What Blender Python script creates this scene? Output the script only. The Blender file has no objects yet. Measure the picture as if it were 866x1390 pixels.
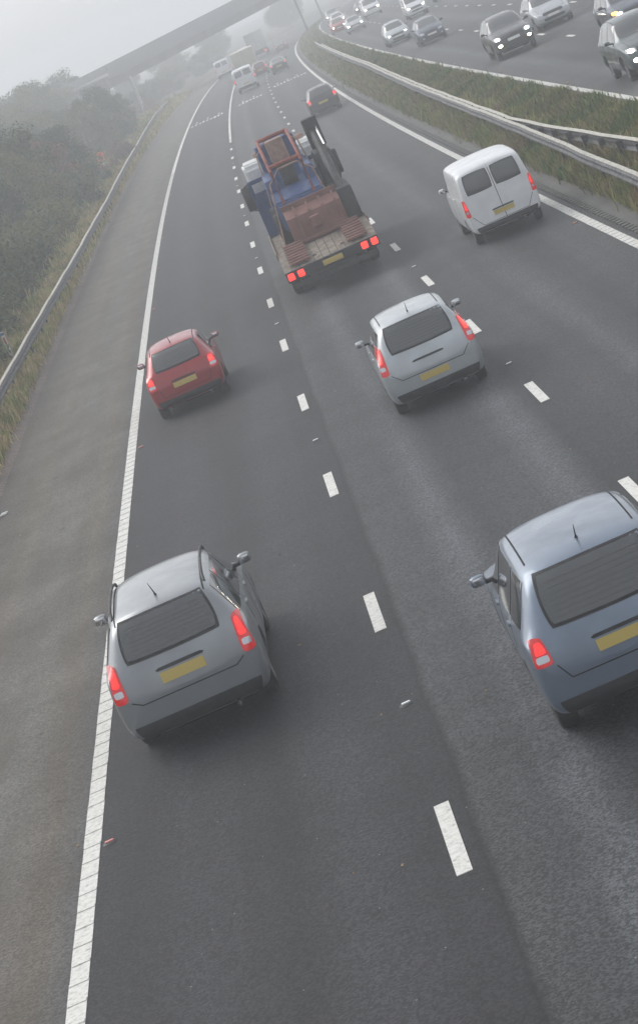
import bpy, bmesh, math, random
import numpy as np
from mathutils import Vector, Matrix
from mathutils.bvhtree import BVHTree
random.seed(7); rng = np.random.default_rng(7)
sc = bpy.context.scene
col = sc.collection
R_ = math.radians
PI = math.pi

# ------------------------------------------------------------------ camera numbers (measured from the road markings)
F_PX, PITCH, ROLL, YAW, CAMH = 3487.2, 10.494, -23.997, -1.1194, 7.555
XA, K0, K1, K2, K3 = -4.3115, -0.0773e-3, 0.5264e-5, -0.35949e-7, 0.07501e-9
S0, S1 = -80.0, 900.0
Sg = np.arange(S0, S1 + 1, 1.0)
def _k(s):
    a = np.clip(s, 0, 400)
    k = K0 + K1*a + K2*a*a + K3*a**3
    return np.where(s < 0, 0, k + np.where(s > 400, 0.0009*np.clip((s-400)/60, 0, 1), 0))
_th = np.zeros_like(Sg); _x = np.zeros_like(Sg); _y = np.zeros_like(Sg)
_kk = _k(Sg); i0 = int(-S0)
_th = np.cumsum(_kk) - _kk/2; _th -= _th[i0]
_x = np.cumsum(np.sin(_th)); _x += XA - _x[i0]
_y = np.cumsum(np.cos(_th)); _y -= _y[i0]
def zr(y):                                   # the road falls away gently into the fog
    y = max(y, 0.0)
    c = 0.124e-4
    return -c*y*y if y < 400 else max(-c*160000 - 2*c*400*(y-400)*0.5, -5.0)
def elev(d):                                 # cross-section of the ground
    pts = [(-400, -.9), (-60, -.6), (-12, -.3), (-5.0, .12), (-3.6, .10), (-3.05, 0), (11.75, 0), (12.3, .22), (14.2, .9), (14.35, .92), (26.5, .92), (28.5, 1.1), (40, 1.6), (400, 2.2)]
    return float(np.interp(d, [p[0] for p in pts], [p[1] for p in pts]))
def P(s, d, z=0.0, use_elev=True):
    x = float(np.interp(s, Sg, _x)); y = float(np.interp(s, Sg, _y)); t = float(np.interp(s, Sg, _th))
    X, Y = x + d*math.cos(t), y - d*math.sin(t)
    return Vector((X, Y, zr(Y) + (elev(d) if use_elev else 0) + z))
def heading(s): return float(np.interp(s, Sg, _th))

# ------------------------------------------------------------------ helpers
def link(o, parent=None):
    col.objects.link(o)
    if parent: o.parent = parent
    return o
def tag(o, label=None, cat=None, group=None, kind=None):
    if label: o['label'] = label
    if cat: o['category'] = cat
    if group: o['group'] = group
    if kind: o['kind'] = kind
    return o
def empty(name, loc, rz=0, label=None, cat=None, group=None):
    o = bpy.data.objects.new(name, None); link(o); o.location = loc; o.rotation_euler = (0, 0, rz)
    o.empty_display_size = .3
    return tag(o, label, cat, group)
class MB:
    def __init__(s): s.v = []; s.f = []; s.m = []; s.cur = 0
    def add(s, vs, fs):
        b = len(s.v); s.v += [tuple(v) for v in vs]; s.f += [tuple(b+i for i in f) for f in fs]; s.m += [s.cur]*len(fs)
    def box(s, x0, x1, y0, y1, z0, z1, b=0.0, M=None):
        if b <= 0:
            vs = [(x, y, z) for x in (x0, x1) for y in (y0, y1) for z in (z0, z1)]
            fs = [(0,1,3,2),(4,6,7,5),(0,4,5,1),(2,3,7,6),(0,2,6,4),(1,5,7,3)]
        else:
            b = min(b, (x1-x0)/2.01, (y1-y0)/2.01, (z1-z0)/2.01)
            bm = bmesh.new(); bmesh.ops.create_cube(bm, size=1)
            for v in bm.verts: v.co = Vector(((x0+x1)/2+v.co.x*(x1-x0), (y0+y1)/2+v.co.y*(y1-y0), (z0+z1)/2+v.co.z*(z1-z0)))
            bmesh.ops.bevel(bm, geom=list(bm.edges), offset=b, segments=2, affect='EDGES', profile=.5)
            bm.verts.index_update()
            vs = [tuple(v.co) for v in bm.verts]; fs = [tuple(v.index for v in f.verts) for f in bm.faces]; bm.free()
        if M: vs = [M @ Vector(v) for v in vs]
        s.add(vs, fs)
    def prism(s, poly, a0, a1, axis='x'):     # poly in the two other axes
        n = len(poly); vs = []
        for a in (a0, a1):
            for p in poly:
                vs.append((a, p[0], p[1]) if axis == 'x' else ((p[0], a, p[1]) if axis == 'y' else (p[0], p[1], a)))
        fs = [tuple(range(n))[::-1], tuple(range(n, 2*n))] + [(i, (i+1) % n, n+(i+1) % n, n+i) for i in range(n)]
        s.add(vs, fs)
    def tube(s, pts, rad, n=8, cap=True):
        pts = [Vector(p) for p in pts]; rs = rad if isinstance(rad, (list, tuple)) else [rad]*len(pts)
        b = len(s.v); vs = []; prev = None
        for i, p in enumerate(pts):
            t = (pts[min(i+1, len(pts)-1)] - pts[max(i-1, 0)]).normalized()
            up = Vector((0, 0, 1)) if abs(t.z) < .9 else Vector((0, 1, 0))
            a = t.cross(up).normalized(); c = t.cross(a)
            for k in range(n):
                q = 2*PI*k/n; vs.append(p + (a*math.cos(q) + c*math.sin(q))*rs[i])
        fs = [(i*n+k, i*n+(k+1) % n, (i+1)*n+(k+1) % n, (i+1)*n+k) for i in range(len(pts)-1) for k in range(n)]
        if cap: fs += [tuple(range(n))[::-1], tuple(range((len(pts)-1)*n, len(pts)*n))]
        s.add(vs, fs)
    def lathe(s, prof, axis='x', c=(0, 0, 0), n=28):   # prof: (axial, radius)
        vs = []
        for a, r in prof:
            for k in range(n):
                q = 2*PI*k/n; u, w = r*math.cos(q), r*math.sin(q)
                vs.append((c[0]+a, c[1]+u, c[2]+w) if axis == 'x' else (c[0]+u, c[1]+w, c[2]+a))
        fs = [(i*n+k, i*n+(k+1) % n, (i+1)*n+(k+1) % n, (i+1)*n+k) for i in range(len(prof)-1) for k in range(n)]
        s.add(vs, fs)
    def mesh(s, name, mats=(), smooth=True, uv=None):
        me = bpy.data.meshes.new(name); me.from_pydata(s.v, [], s.f)
        for m in (mats if isinstance(mats, (list, tuple)) else [mats]): me.materials.append(m)
        if len(set(s.m)) > 1: me.polygons.foreach_set('material_index', s.m)
        bm = bmesh.new(); bm.from_mesh(me); bmesh.ops.recalc_face_normals(bm, faces=bm.faces[:]); bm.to_mesh(me); bm.free()
        if smooth:
            me.polygons.foreach_set('use_smooth', [True]*len(me.polygons))
            try: me.set_sharp_from_angle(angle=R_(35))
            except Exception: pass
        me.update(); return me
    def obj(s, name, mats, parent=None, smooth=True):
        return link(bpy.data.objects.new(name, s.mesh(name, mats, smooth)), parent)

# ------------------------------------------------------------------ materials
def newmat(name):
    m = bpy.data.materials.new(name); m.use_nodes = True
    return m, m.node_tree.nodes, m.node_tree.links, m.node_tree.nodes['Principled BSDF']
def nd(N, t, **k):
    n = N.new(t)
    for a, v in k.items(): setattr(n, a, v)
    return n
def ramp(N, stops, interp='LINEAR'):
    r = N.new('ShaderNodeValToRGB'); e = r.color_ramp; e.interpolation = interp
    while len(e.elements) < len(stops): e.elements.new(.5)
    for i, (p, c) in enumerate(stops):
        e.elements[i].position = p; e.elements[i].color = (*c, 1) if len(c) == 3 else c
    return r
def g3(v): return (v, v, v)
def simple(name, c, rough=.6, metal=0, spec=.5, coat=0, emis=None, es=0, grime=0.0, scale=8):
    m, N, L, b = newmat(name)
    b.inputs['Roughness'].default_value = rough; b.inputs['Metallic'].default_value = metal
    b.inputs['Specular IOR Level'].default_value = spec; b.inputs['Coat Weight'].default_value = coat
    b.inputs['Coat Roughness'].default_value = .08
    b.inputs['Base Color'].default_value = (*c, 1)
    if emis: b.inputs['Emission Color'].default_value = (*emis, 1); b.inputs['Emission Strength'].default_value = es
    if grime:
        tc = nd(N, 'ShaderNodeTexCoord'); nz = nd(N, 'ShaderNodeTexNoise'); nz.inputs['Scale'].default_value = scale; nz.inputs['Detail'].default_value = 6
        L.new(tc.outputs['Object'], nz.inputs['Vector'])
        r = ramp(N, [(.3, tuple(x*(1-grime) for x in c)), (.7, tuple(min(1, x*(1+grime*.6)) for x in c))])
        L.new(nz.outputs['Fac'], r.inputs['Fac']); L.new(r.outputs['Color'], b.inputs['Base Color'])
        r2 = ramp(N, [(.3, g3(min(1, rough+.18))), (.7, g3(max(.05, rough-.05)))]); L.new(nz.outputs['Fac'], r2.inputs['Fac']); L.new(r2.outputs['Color'], b.inputs['Roughness'])
    return m
def paint(name, c, metal=.35, rough=.32):     # car paint with road dirt
    return simple(name, c, rough=rough, metal=metal, coat=.6, grime=.12, scale=2.5)

def road_mat(name, bands, speck=.55, streak=.22, rough=.70, stain=None):
    """bands: (d, albedo rgb) stops of the surface across the road; UV = (d, s) in metres"""
    m, N, L, b = newmat(name)
    uv = nd(N, 'ShaderNodeUVMap', uv_map='road'); sep = nd(N, 'ShaderNodeSeparateXYZ'); L.new(uv.outputs['UV'], sep.inputs[0])
    d0, d1 = bands[0][0], bands[-1][0]
    # wobble of the lateral coordinate
    mp = nd(N, 'ShaderNodeMapping'); mp.inputs['Scale'].default_value = (.0, .35, 1); L.new(uv.outputs['UV'], mp.inputs['Vector'])
    wn = nd(N, 'ShaderNodeTexNoise'); wn.inputs['Scale'].default_value = 1.0; wn.inputs['Detail'].default_value = 4; L.new(mp.outputs[0], wn.inputs['Vector'])
    a = nd(N, 'ShaderNodeMath', operation='MULTIPLY_ADD'); L.new(wn.outputs['Fac'], a.inputs[0]); a.inputs[1].default_value = .16; L.new(sep.outputs['X'], a.inputs[2])
    mr = nd(N, 'ShaderNodeMapRange'); mr.inputs['From Min'].default_value = d0+.08; mr.inputs['From Max'].default_value = d1+.08
    L.new(a.outputs[0], mr.inputs['Value'])
    rp = ramp(N, [((d-d0)/(d1-d0), c) for d, c in bands]); L.new(mr.outputs[0], rp.inputs['Fac'])
    # long streaks down the road, big patches, fine aggregate
    mp2 = nd(N, 'ShaderNodeMapping'); mp2.inputs['Scale'].default_value = (2.2, .05, 1); L.new(uv.outputs['UV'], mp2.inputs['Vector'])
    st = nd(N, 'ShaderNodeTexNoise'); st.inputs['Scale'].default_value = 1; st.inputs['Detail'].default_value = 5; L.new(mp2.outputs[0], st.inputs['Vector'])
    pt = nd(N, 'ShaderNodeTexNoise'); pt.inputs['Scale'].default_value = .45; pt.inputs['Detail'].default_value = 7; pt.inputs['Roughness'].default_value = .65; L.new(uv.outputs['UV'], pt.inputs['Vector'])
    fn = nd(N, 'ShaderNodeTexNoise'); fn.inputs['Scale'].default_value = 17; fn.inputs['Detail'].default_value = 6; fn.inputs['Roughness'].default_value = .8; L.new(uv.outputs['UV'], fn.inputs['Vector'])
    def mulv(src, lo, hi, prev):
        r = ramp(N, [(.25, g3(lo)), (.75, g3(hi))]); L.new(src, r.inputs['Fac'])
        x = nd(N, 'ShaderNodeMix', data_type='RGBA', blend_type='MULTIPLY'); x.inputs['Factor'].default_value = 1
        L.new(prev, x.inputs['A']); L.new(r.outputs['Color'], x.inputs['B']); return x.outputs['Result']
    c = mulv(st.outputs['Fac'], 1-streak, 1+streak, rp.outputs['Color'])
    c = mulv(pt.outputs['Fac'], .72, 1.28, c)
    c = mulv(fn.outputs['Fac'], 1-speck, 1+speck, c)
    f2 = nd(N, 'ShaderNodeTexVoronoi'); f2.inputs['Scale'].default_value = 42; L.new(uv.outputs['UV'], f2.inputs['Vector'])
    sv = nd(N, 'ShaderNodeSeparateColor'); L.new(f2.outputs['Color'], sv.inputs[0])
    c = mulv(sv.outputs[0], 1-speck*.9, 1+speck*.9, c)
    # oil drips and old patches
    dn = nd(N, 'ShaderNodeTexNoise'); dn.inputs['Scale'].default_value = 2.6; dn.inputs['Detail'].default_value = 8; dn.inputs['Roughness'].default_value = .7; L.new(uv.outputs['UV'], dn.inputs['Vector'])
    rd = ramp(N, [(.30, g3(.55)), (.40, g3(1))]); L.new(dn.outputs['Fac'], rd.inputs['Fac'])
    xd = nd(N, 'ShaderNodeMix', data_type='RGBA', blend_type='MULTIPLY'); xd.inputs['Factor'].default_value = 1; L.new(c, xd.inputs['A']); L.new(rd.outputs['Color'], xd.inputs['B']); c = xd.outputs['Result']
    # pale stone chips
    vo = nd(N, 'ShaderNodeTexVoronoi'); vo.inputs['Scale'].default_value = 9; L.new(uv.outputs['UV'], vo.inputs['Vector'])
    lt = nd(N, 'ShaderNodeMath', operation='LESS_THAN'); L.new(vo.outputs['Distance'], lt.inputs[0]); lt.inputs[1].default_value = .075
    sc_ = nd(N, 'ShaderNodeSeparateColor'); L.new(vo.outputs['Color'], sc_.inputs[0])
    gt = nd(N, 'ShaderNodeMath', operation='GREATER_THAN'); L.new(sc_.outputs[0], gt.inputs[0]); gt.inputs[1].default_value = .93
    mu = nd(N, 'ShaderNodeMath', operation='MULTIPLY'); L.new(lt.outputs[0], mu.inputs[0]); L.new(gt.outputs[0], mu.inputs[1])
    mx = nd(N, 'ShaderNodeMix', data_type='RGBA'); L.new(mu.outputs[0], mx.inputs['Factor']); L.new(c, mx.inputs['A']); mx.inputs['B'].default_value = (.3, .29, .27, 1)
    c = mx.outputs['Result']
    if stain:
        mp3 = nd(N, 'ShaderNodeMapping'); mp3.inputs['Scale'].default_value = (1.1, .22, 1); mp3.inputs['Rotation'].default_value = (0, 0, .25); L.new(uv.outputs['UV'], mp3.inputs['Vector'])
        sn = nd(N, 'ShaderNodeTexNoise'); sn.inputs['Scale'].default_value = 1.6; sn.inputs['Detail'].default_value = 8; sn.inputs['Roughness'].default_value = .6; L.new(mp3.outputs[0], sn.inputs['Vector'])
        r = ramp(N, [(.45, g3(0)), (.72, g3(.6))]); L.new(sn.outputs['Fac'], r.inputs['Fac'])
        mx = nd(N, 'ShaderNodeMix', data_type='RGBA'); L.new(r.outputs['Color'], mx.inputs['Factor']); L.new(c, mx.inputs['A']); mx.inputs['B'].default_value = (*stain, 1); c = mx.outputs['Result']
    L.new(c, b.inputs['Base Color'])
    b.inputs['Roughness'].default_value = rough; b.inputs['Specular IOR Level'].default_value = .27
    bp = nd(N, 'ShaderNodeBump'); bp.inputs['Strength'].default_value = .35; bp.inputs['Distance'].default_value = .006
    L.new(fn.outputs['Fac'], bp.inputs['Height']); L.new(bp.outputs[0], b.inputs['Normal'])
    return m
def warm(v, k=0.0): return (v*(1+k), v, v*(1-k))

M = {}
L1, L2 = (.0185, .0185, .0215), (.042, .044, .047)
L2d, L2l = (.027, .029, .032), (.072, .076, .083)
M['asphalt'] = road_mat('asphalt', [(-.3, L1), (.7, L1), (1.2, (.028, .028, .032)), (2.2, (.0185, .0185, .0205)), (2.75, (.031, .031, .035)), (3.86, L1), (3.90, (.010, .010, .011)), (3.98, (.045, .046, .048)), (4.6, L2), (4.95, L2l), (5.4, L2d), (6.2, L2), (6.7, L2l), (7.1, L2d), (7.45, L2d), (8.4, L2), (8.8, (.060, .062, .066)), (9.5, L2d), (10.2, L2), (11.5, (.045, .045, .045))])
M['asphalt_far'] = road_mat('asphalt_opposite', [(14.3, (.06, .06, .062)), (15.4, L2), (16.0, L2l), (16.6, L2d), (17.4, L2), (18.3, L2d), (19.4, L2), (20.2, L2l), (21.0, L2), (22.0, L2d), (23.4, L2l), (26.4, L2)])
sh = (.122, .110, .092)
M['shoulder'] = road_mat('hard_shoulder', [(-3.1, (.085, .075, .066)), (-2.7, (.10, .093, .083)), (-2.1, sh), (-1.2, (.125, .120, .110)), (-.5, sh), (-.1, (.095, .095, .095))], speck=.3, streak=.15, rough=.9, stain=(.085, .072, .055))
M['edge_soil'] = road_mat('verge_soil', [(-3.5, (.12, .095, .08)), (-3.2, (.15, .125, .11)), (-3.0, (.11, .095, .085))], speck=.5, rough=.95)
M['concrete'] = road_mat('drain_concrete', [(11.3, (.10, .098, .092)), (11.5, (.12, .118, .11)), (11.8, (.09, .086, .076))], speck=.2, rough=.9)
M['drain_dark'] = simple('drain_slot', (.015, .015, .014), .9)
M['drain_grate'] = simple('drain_kerb_unit', (.10, .098, .09), .85, grime=.3)
def line_mat():
    m, N, L, b = newmat('road_paint')
    tc = nd(N, 'ShaderNodeNewGeometry')
    n1 = nd(N, 'ShaderNodeTexNoise'); n1.inputs['Scale'].default_value = 14; n1.inputs['Detail'].default_value = 8; n1.inputs['Roughness'].default_value = .75; L.new(tc.outputs['Position'], n1.inputs['Vector'])
    r = ramp(N, [(.30, (.16, .155, .15)), (.40, (.50, .49, .455)), (.52, (.66, .65, .61)), (.75, (.74, .73, .69))]); L.new(n1.outputs['Fac'], r.inputs['Fac']); L.new(r.outputs['Color'], b.inputs['Base Color'])
    b.inputs['Roughness'].default_value = .7
    return m
M['line'] = line_mat()

# ------------------------------------------------------------------ road strips
def strip(name, d0, d1, s0, s1, off, mat, ds=3.0, nds=1, parent=None, gaps=None, dvals=None):
    n = max(1, int(round((s1-s0)/ds))); ss = [s0+(s1-s0)*i/n for i in range(n+1)]
    dd = dvals or [d0+(d1-d0)*i/nds for i in range(nds+1)]
    vs = []; uvs = []
    for s in ss:
        for d in dd: vs.append(P(s, d, off)); uvs.append((d, s))
    w = len(dd); fs = [(i*w+j, i*w+j+1, (i+1)*w+j+1, (i+1)*w+j) for i in range(n) for j in range(w-1)]
    me = bpy.data.meshes.new(name); me.from_pydata([tuple(v) for v in vs], [], fs); me.materials.append(mat)
    ul = me.uv_layers.new(name='road')
    for l in me.loops: ul.data[l.index].uv = uvs[l.vertex_index]
    me.update(); return link(bpy.data.objects.new(name, me), parent)
SE = 700
cw = strip('carriageway', -.1, 11.35, -40, SE, .0, M['asphalt'], nds=4); tag(cw, kind='structure')
cw2 = strip('opposite_carriageway', 14.3, 26.4, -40, SE, .0, M['asphalt_far'], nds=4); tag(cw2, kind='structure')
hs = strip('hard_shoulder', -3.06, -.1, -40, SE, .0, M['shoulder']); tag(hs, kind='structure')

def dashes(parent, d, s_first, n, length=2.0, width=.15, pitch=9.0):
    for k in range(n):
        s = s_first + pitch*k; mb = MB()
        nn = 3; j = [random.uniform(-.02, .02) for _ in range(2)]
        vs = []
        for i in range(nn+1):
            q = s-length/2-j[0] + (length+j[0]+j[1])*i/nn
            vs += [P(q, d-width/2, .004), P(q, d+width/2, .004)]
        # solid slab of thermoplastic 4-7 mm thick
        b = [v - Vector((0, 0, .006)) for v in vs]; t = [v + Vector((0, 0, .003)) for v in vs]
        V = t + b; m_ = len(t); fs = [(2*i, 2*i+1, 2*i+3, 2*i+2) for i in range(nn)]
        for i in range(nn): fs += [(2*i, 2*i+2, m_+2*i+2, m_+2*i), (2*i+1, m_+2*i+1, m_+2*i+3, 2*i+3)]
        fs += [(0, m_, m_+1, 1), (2*nn, 2*nn+1, m_+2*nn+1, m_+2*nn)]
        mb.add(V, fs); mb.obj('lane_dash', M['line'], parent, smooth=False)
DB, DC = 3.677, 7.257
dashes(cw, DB, 22.03-9, 17)
dashes(cw, DC, 31.2-18, 44)
DE = 14.677
dashes(cw2, DE+3.65, 22.0, 42); dashes(cw2, DE+7.3, 27.0, 42)

def edge_line(name, d, s0, s1, parent, width=.2, rib=True):
    mb = MB(); s = s0
    while s < s1:
        step = .5 if s < 150 else 3.0
        e = s + step - (.018 if s < 150 else 0)
        w2 = width/2 + random.uniform(-.003, .003)
        z = .006
        a = [P(s, d-w2, z), P(s, d+w2, z), P(e, d+w2, z), P(e, d-w2, z)]
        if s < 150:
            b_ = [v - Vector((0, 0, .008)) for v in a]
            mb.add(a+b_, [(0,1,2,3),(0,4,5,1),(1,5,6,2),(2,6,7,3),(3,7,4,0)])
            if rib:
                r0, r1 = e-.06, e
                q = [P(r0, d-w2+.004, z+.009), P(r0, d+w2-.004, z+.009), P(r1-.004, d+w2-.004, z+.009), P(r1-.004, d-w2+.004, z+.009)]
                qb = [v - Vector((0, 0, .008)) for v in q]
                mb.add(q+qb, [(0,1,2,3),(0,4,5,1),(1,5,6,2),(2,6,7,3),(3,7,4,0)])
        else: mb.add(a, [(0,1,2,3)])
        s += step
    o = mb.obj(name, M['line'], parent, smooth=False); return o
edge_line('edge_line', 0.0, 8, 640, cw)
edge_line('edge_line', 10.95, 20, 640, cw)
edge_line('edge_line', DE, 30, 640, cw2)
edge_line('edge_line', DE+10.95, 30, 640, cw2)
edge_line('solid_lane_line', DB, 158.5, 420, cw, .15, False)
# worn word markings stretched along the lanes far up the road
def word_mark(sx, d0, d1, n):
    mb = MB(); w = (d1-d0)/n
    for i in range(n):
        L_ = random.choice([1.6, 2.2, 3.0]); o = random.uniform(-.6, .6)
        a = d0 + w*i + .03; b = a + w*random.uniform(.45, .7)
        mb.add([P(sx+o, a, .005), P(sx+o, b, .005), P(sx+o+L_, b, .005), P(sx+o+L_, a, .005)], [(0,1,2,3)])
        if i % 3 == 1: mb.add([P(sx+4.5+o, a, .005), P(sx+4.5+o, b, .005), P(sx+6.2+o, b, .005), P(sx+6.2+o, a, .005)], [(0,1,2,3)])
    mb.obj('worn_marking', M['line'], cw, smooth=False)
word_mark(206, .3, 3.2, 9); word_mark(209, 4.4, 6.6, 7); word_mark(215, 7.6, 10.6, 10)

tag(strip('verge_soil_strip', -3.5, -3.06, -20, 420, .003, M['edge_soil'], nds=2), kind='structure')
cst = strip('concrete_strip', 11.35, 11.78, -20, SE, .004, M['concrete']); tag(cst, kind='structure')
# slotted kerb drain: dark channel with grate bars
ch = strip('drainage_channel', 11.20, 11.36, 20, 420, .008, M['drain_dark']); tag(ch, kind='structure')
mb = MB(); s = 40.0
while s < 150:
    for (a, b_) in ((0, .24),):
        v = [P(s+a, 11.185, .05), P(s+a, 11.355, .05), P(s+b_, 11.355, .05), P(s+b_, 11.185, .05)]
        vb = [q - Vector((0, 0, .045)) for q in v]
        mb.add(v+vb, [(0,1,2,3),(0,4,5,1),(1,5,6,2),(2,6,7,3),(3,7,4,0)])
    s += .40
mb.obj('kerb_units', M['drain_grate'], ch, smooth=False)

# ------------------------------------------------------------------ terrain
def veg_mat(name, cols, scale=1.2, rough=.95, island=True):
    m, N, L, b = newmat(name)
    geo = nd(N, 'ShaderNodeNewGeometry')
    n1 = nd(N, 'ShaderNodeTexNoise'); n1.inputs['Scale'].default_value = scale; n1.inputs['Detail'].default_value = 6; L.new(geo.outputs['Position'], n1.inputs['Vector'])
    r = ramp(N, [(.28+.44*i/(len(cols)-1), c) for i, c in enumerate(cols)]); L.new(n1.outputs['Fac'], r.inputs['Fac'])
    out = r.outputs['Color']
    if island:
        rr = ramp(N, [(0, g3(.6)), (1, g3(1.35))]); L.new(geo.outputs['Random Per Island'], rr.inputs['Fac'])
        x = nd(N, 'ShaderNodeMix', data_type='RGBA', blend_type='MULTIPLY'); x.inputs['Factor'].default_value = 1
        L.new(out, x.inputs['A']); L.new(rr.outputs['Color'], x.inputs['B']); out = x.outputs['Result']
    L.new(out, b.inputs['Base Color']); b.inputs['Roughness'].default_value = rough; b.inputs['Specular IOR Level'].default_value = .2
    return m
G1, G2, G3, G4 = (.045, .065, .025), (.10, .12, .05), (.19, .165, .09), (.12, .095, .055)
M['grass_soil'] = veg_mat('ground_cover_soil', [(.05, .05, .03), (.08, .075, .045), (.06, .07, .035)], 2, island=False)
M['grass_dry'] = veg_mat('verge_grass_blades', [(.11, .18, .04), (.23, .27, .07), (.45, .38, .18), (.40, .30, .16), (.18, .24, .06)], .8)
M['grass_res'] = veg_mat('reserve_grass_blades', [(.05, .11, .02), (.13, .20, .045), (.27, .26, .09), (.28, .20, .11), (.08, .20, .025)], .55)
M['grass_far'] = veg_mat('reserve_grass_dull', [(.055, .085, .022), (.12, .165, .04), (.20, .17, .07), (.10, .16, .035)], .4)
dv = [-60, -30, -12, -5, -3.6, -3.49]
tag(strip('verge_ground', 0, 0, -40, SE, 0.0, M['grass_soil'], ds=5, dvals=dv), kind='structure')
tag(strip('central_reserve_ground', 0, 0, -40, SE, .002, M['grass_soil'], ds=5, dvals=[11.77, 12.3, 13.2, 14.2, 14.31]), kind='structure')
tag(strip('opposite_verge_ground', 0, 0, -40, SE, 0.0, M['grass_soil'], ds=5, dvals=[26.39, 28.5, 40, 60]), kind='structure')
mb = MB(); xs = list(np.arange(-640, 641, 40)); ys = list(np.arange(-100, 1181, 40))
for y in ys:
    for x in xs: mb.v.append((x, y, zr(y) - 1.1 - (.6 if abs(x) > 100 else 0)))
w = len(xs)
for i in range(len(ys)-1):
    for j in range(w-1): mb.f.append((i*w+j, i*w+j+1, (i+1)*w+j+1, (i+1)*w+j)); mb.m.append(0)
tag(mb.obj('ground', M['grass_soil'], smooth=False), kind='structure')

# ------------------------------------------------------------------ grass as merged blades
def grass(name, areas, mat, label, n_tufts, blades=9, h=(.15, .45), wd=.02, spread=.12, seed=1):
    r = np.random.default_rng(seed); vs = []; fs = []
    tot = sum(a[4] for a in areas)
    for (d0, d1, s0, s1, wgt) in areas:
        n = int(n_tufts*wgt/tot)
        u = r.random(n); S_ = s0 + (s1-s0)*u**1.8; D_ = d0 + (d1-d0)*r.random(n)
        hh = r.uniform(h[0], h[1], n) * (0.6 + .8*np.clip(np.sin(S_*.9+D_*2.2)*.5+.5 + r.normal(0, .2, n), 0, 1))
        for i in range(n):
            c = P(S_[i], D_[i], -.02)
            k = 1 + max(0, S_[i]-90)/120
            for j in range(blades):
                a = r.uniform(0, 2*PI); rr = abs(r.normal(0, spread))*k**.5; b = r.uniform(0, 2*PI); H = hh[i]*r.uniform(.6, 1.1)
                lean = H*r.uniform(.15, .7); w_ = wd*r.uniform(.6, 1.3)*k
                x, y, z = c.x + rr*math.cos(a), c.y + rr*math.sin(a), c.z
                dx, dy = math.cos(b)*lean, math.sin(b)*lean; px, py = -math.sin(b)*w_, math.cos(b)*w_
                q = len(vs)
                vs += [(x-px, y-py, z), (x+px, y+py, z), (x+dx*.45+px*.8, y+dy*.45+py*.8, z+H*.7), (x+dx*.45-px*.8, y+dy*.45-py*.8, z+H*.7), (x+dx, y+dy, z+H*.95)]
                fs += [(q, q+1, q+2, q+3), (q+3, q+2, q+4)]
    me = bpy.data.meshes.new(name); me.from_pydata(vs, [], fs); me.materials.append(mat); me.update()
    o = link(bpy.data.objects.new(name, me)); return tag(o, label, 'grass', kind='stuff')
grass('verge_grass', [(-4.9, -3.45, 48, 130, 1.0), (-5.2, -3.5, 130, 330, .7)], M['grass_dry'], 'dry yellow and green grass along the foot of the left roadside barrier', 16000, wd=.014, blades=10, seed=2)
grass('reserve_grass', [(11.85, 13.1, 45, 160, 1.0), (11.85, 13.3, 160, 400, .5)], M['grass_res'], 'tufty green and straw weeds between the concrete drain and the central barriers', 15000, h=(.16, .48), wd=.014, blades=10, seed=3)
grass('central_grass', [(13.1, 14.3, 52, 200, 1.0), (13.2, 14.3, 200, 440, .5)], M['grass_far'], 'dull green grass between the central barriers and the oncoming traffic lanes', 15000, h=(.12, .32), wd=.014, blades=10, seed=4)
grass('rough_grass', [(-9, -4.8, 60, 330, 1.0), (26.6, 30, 60, 300, .3)], M['grass_res'], 'rough grass and brambles under the trees beyond the barriers', 7000, h=(.25, .7), wd=.03, spread=.25, seed=5)

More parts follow.
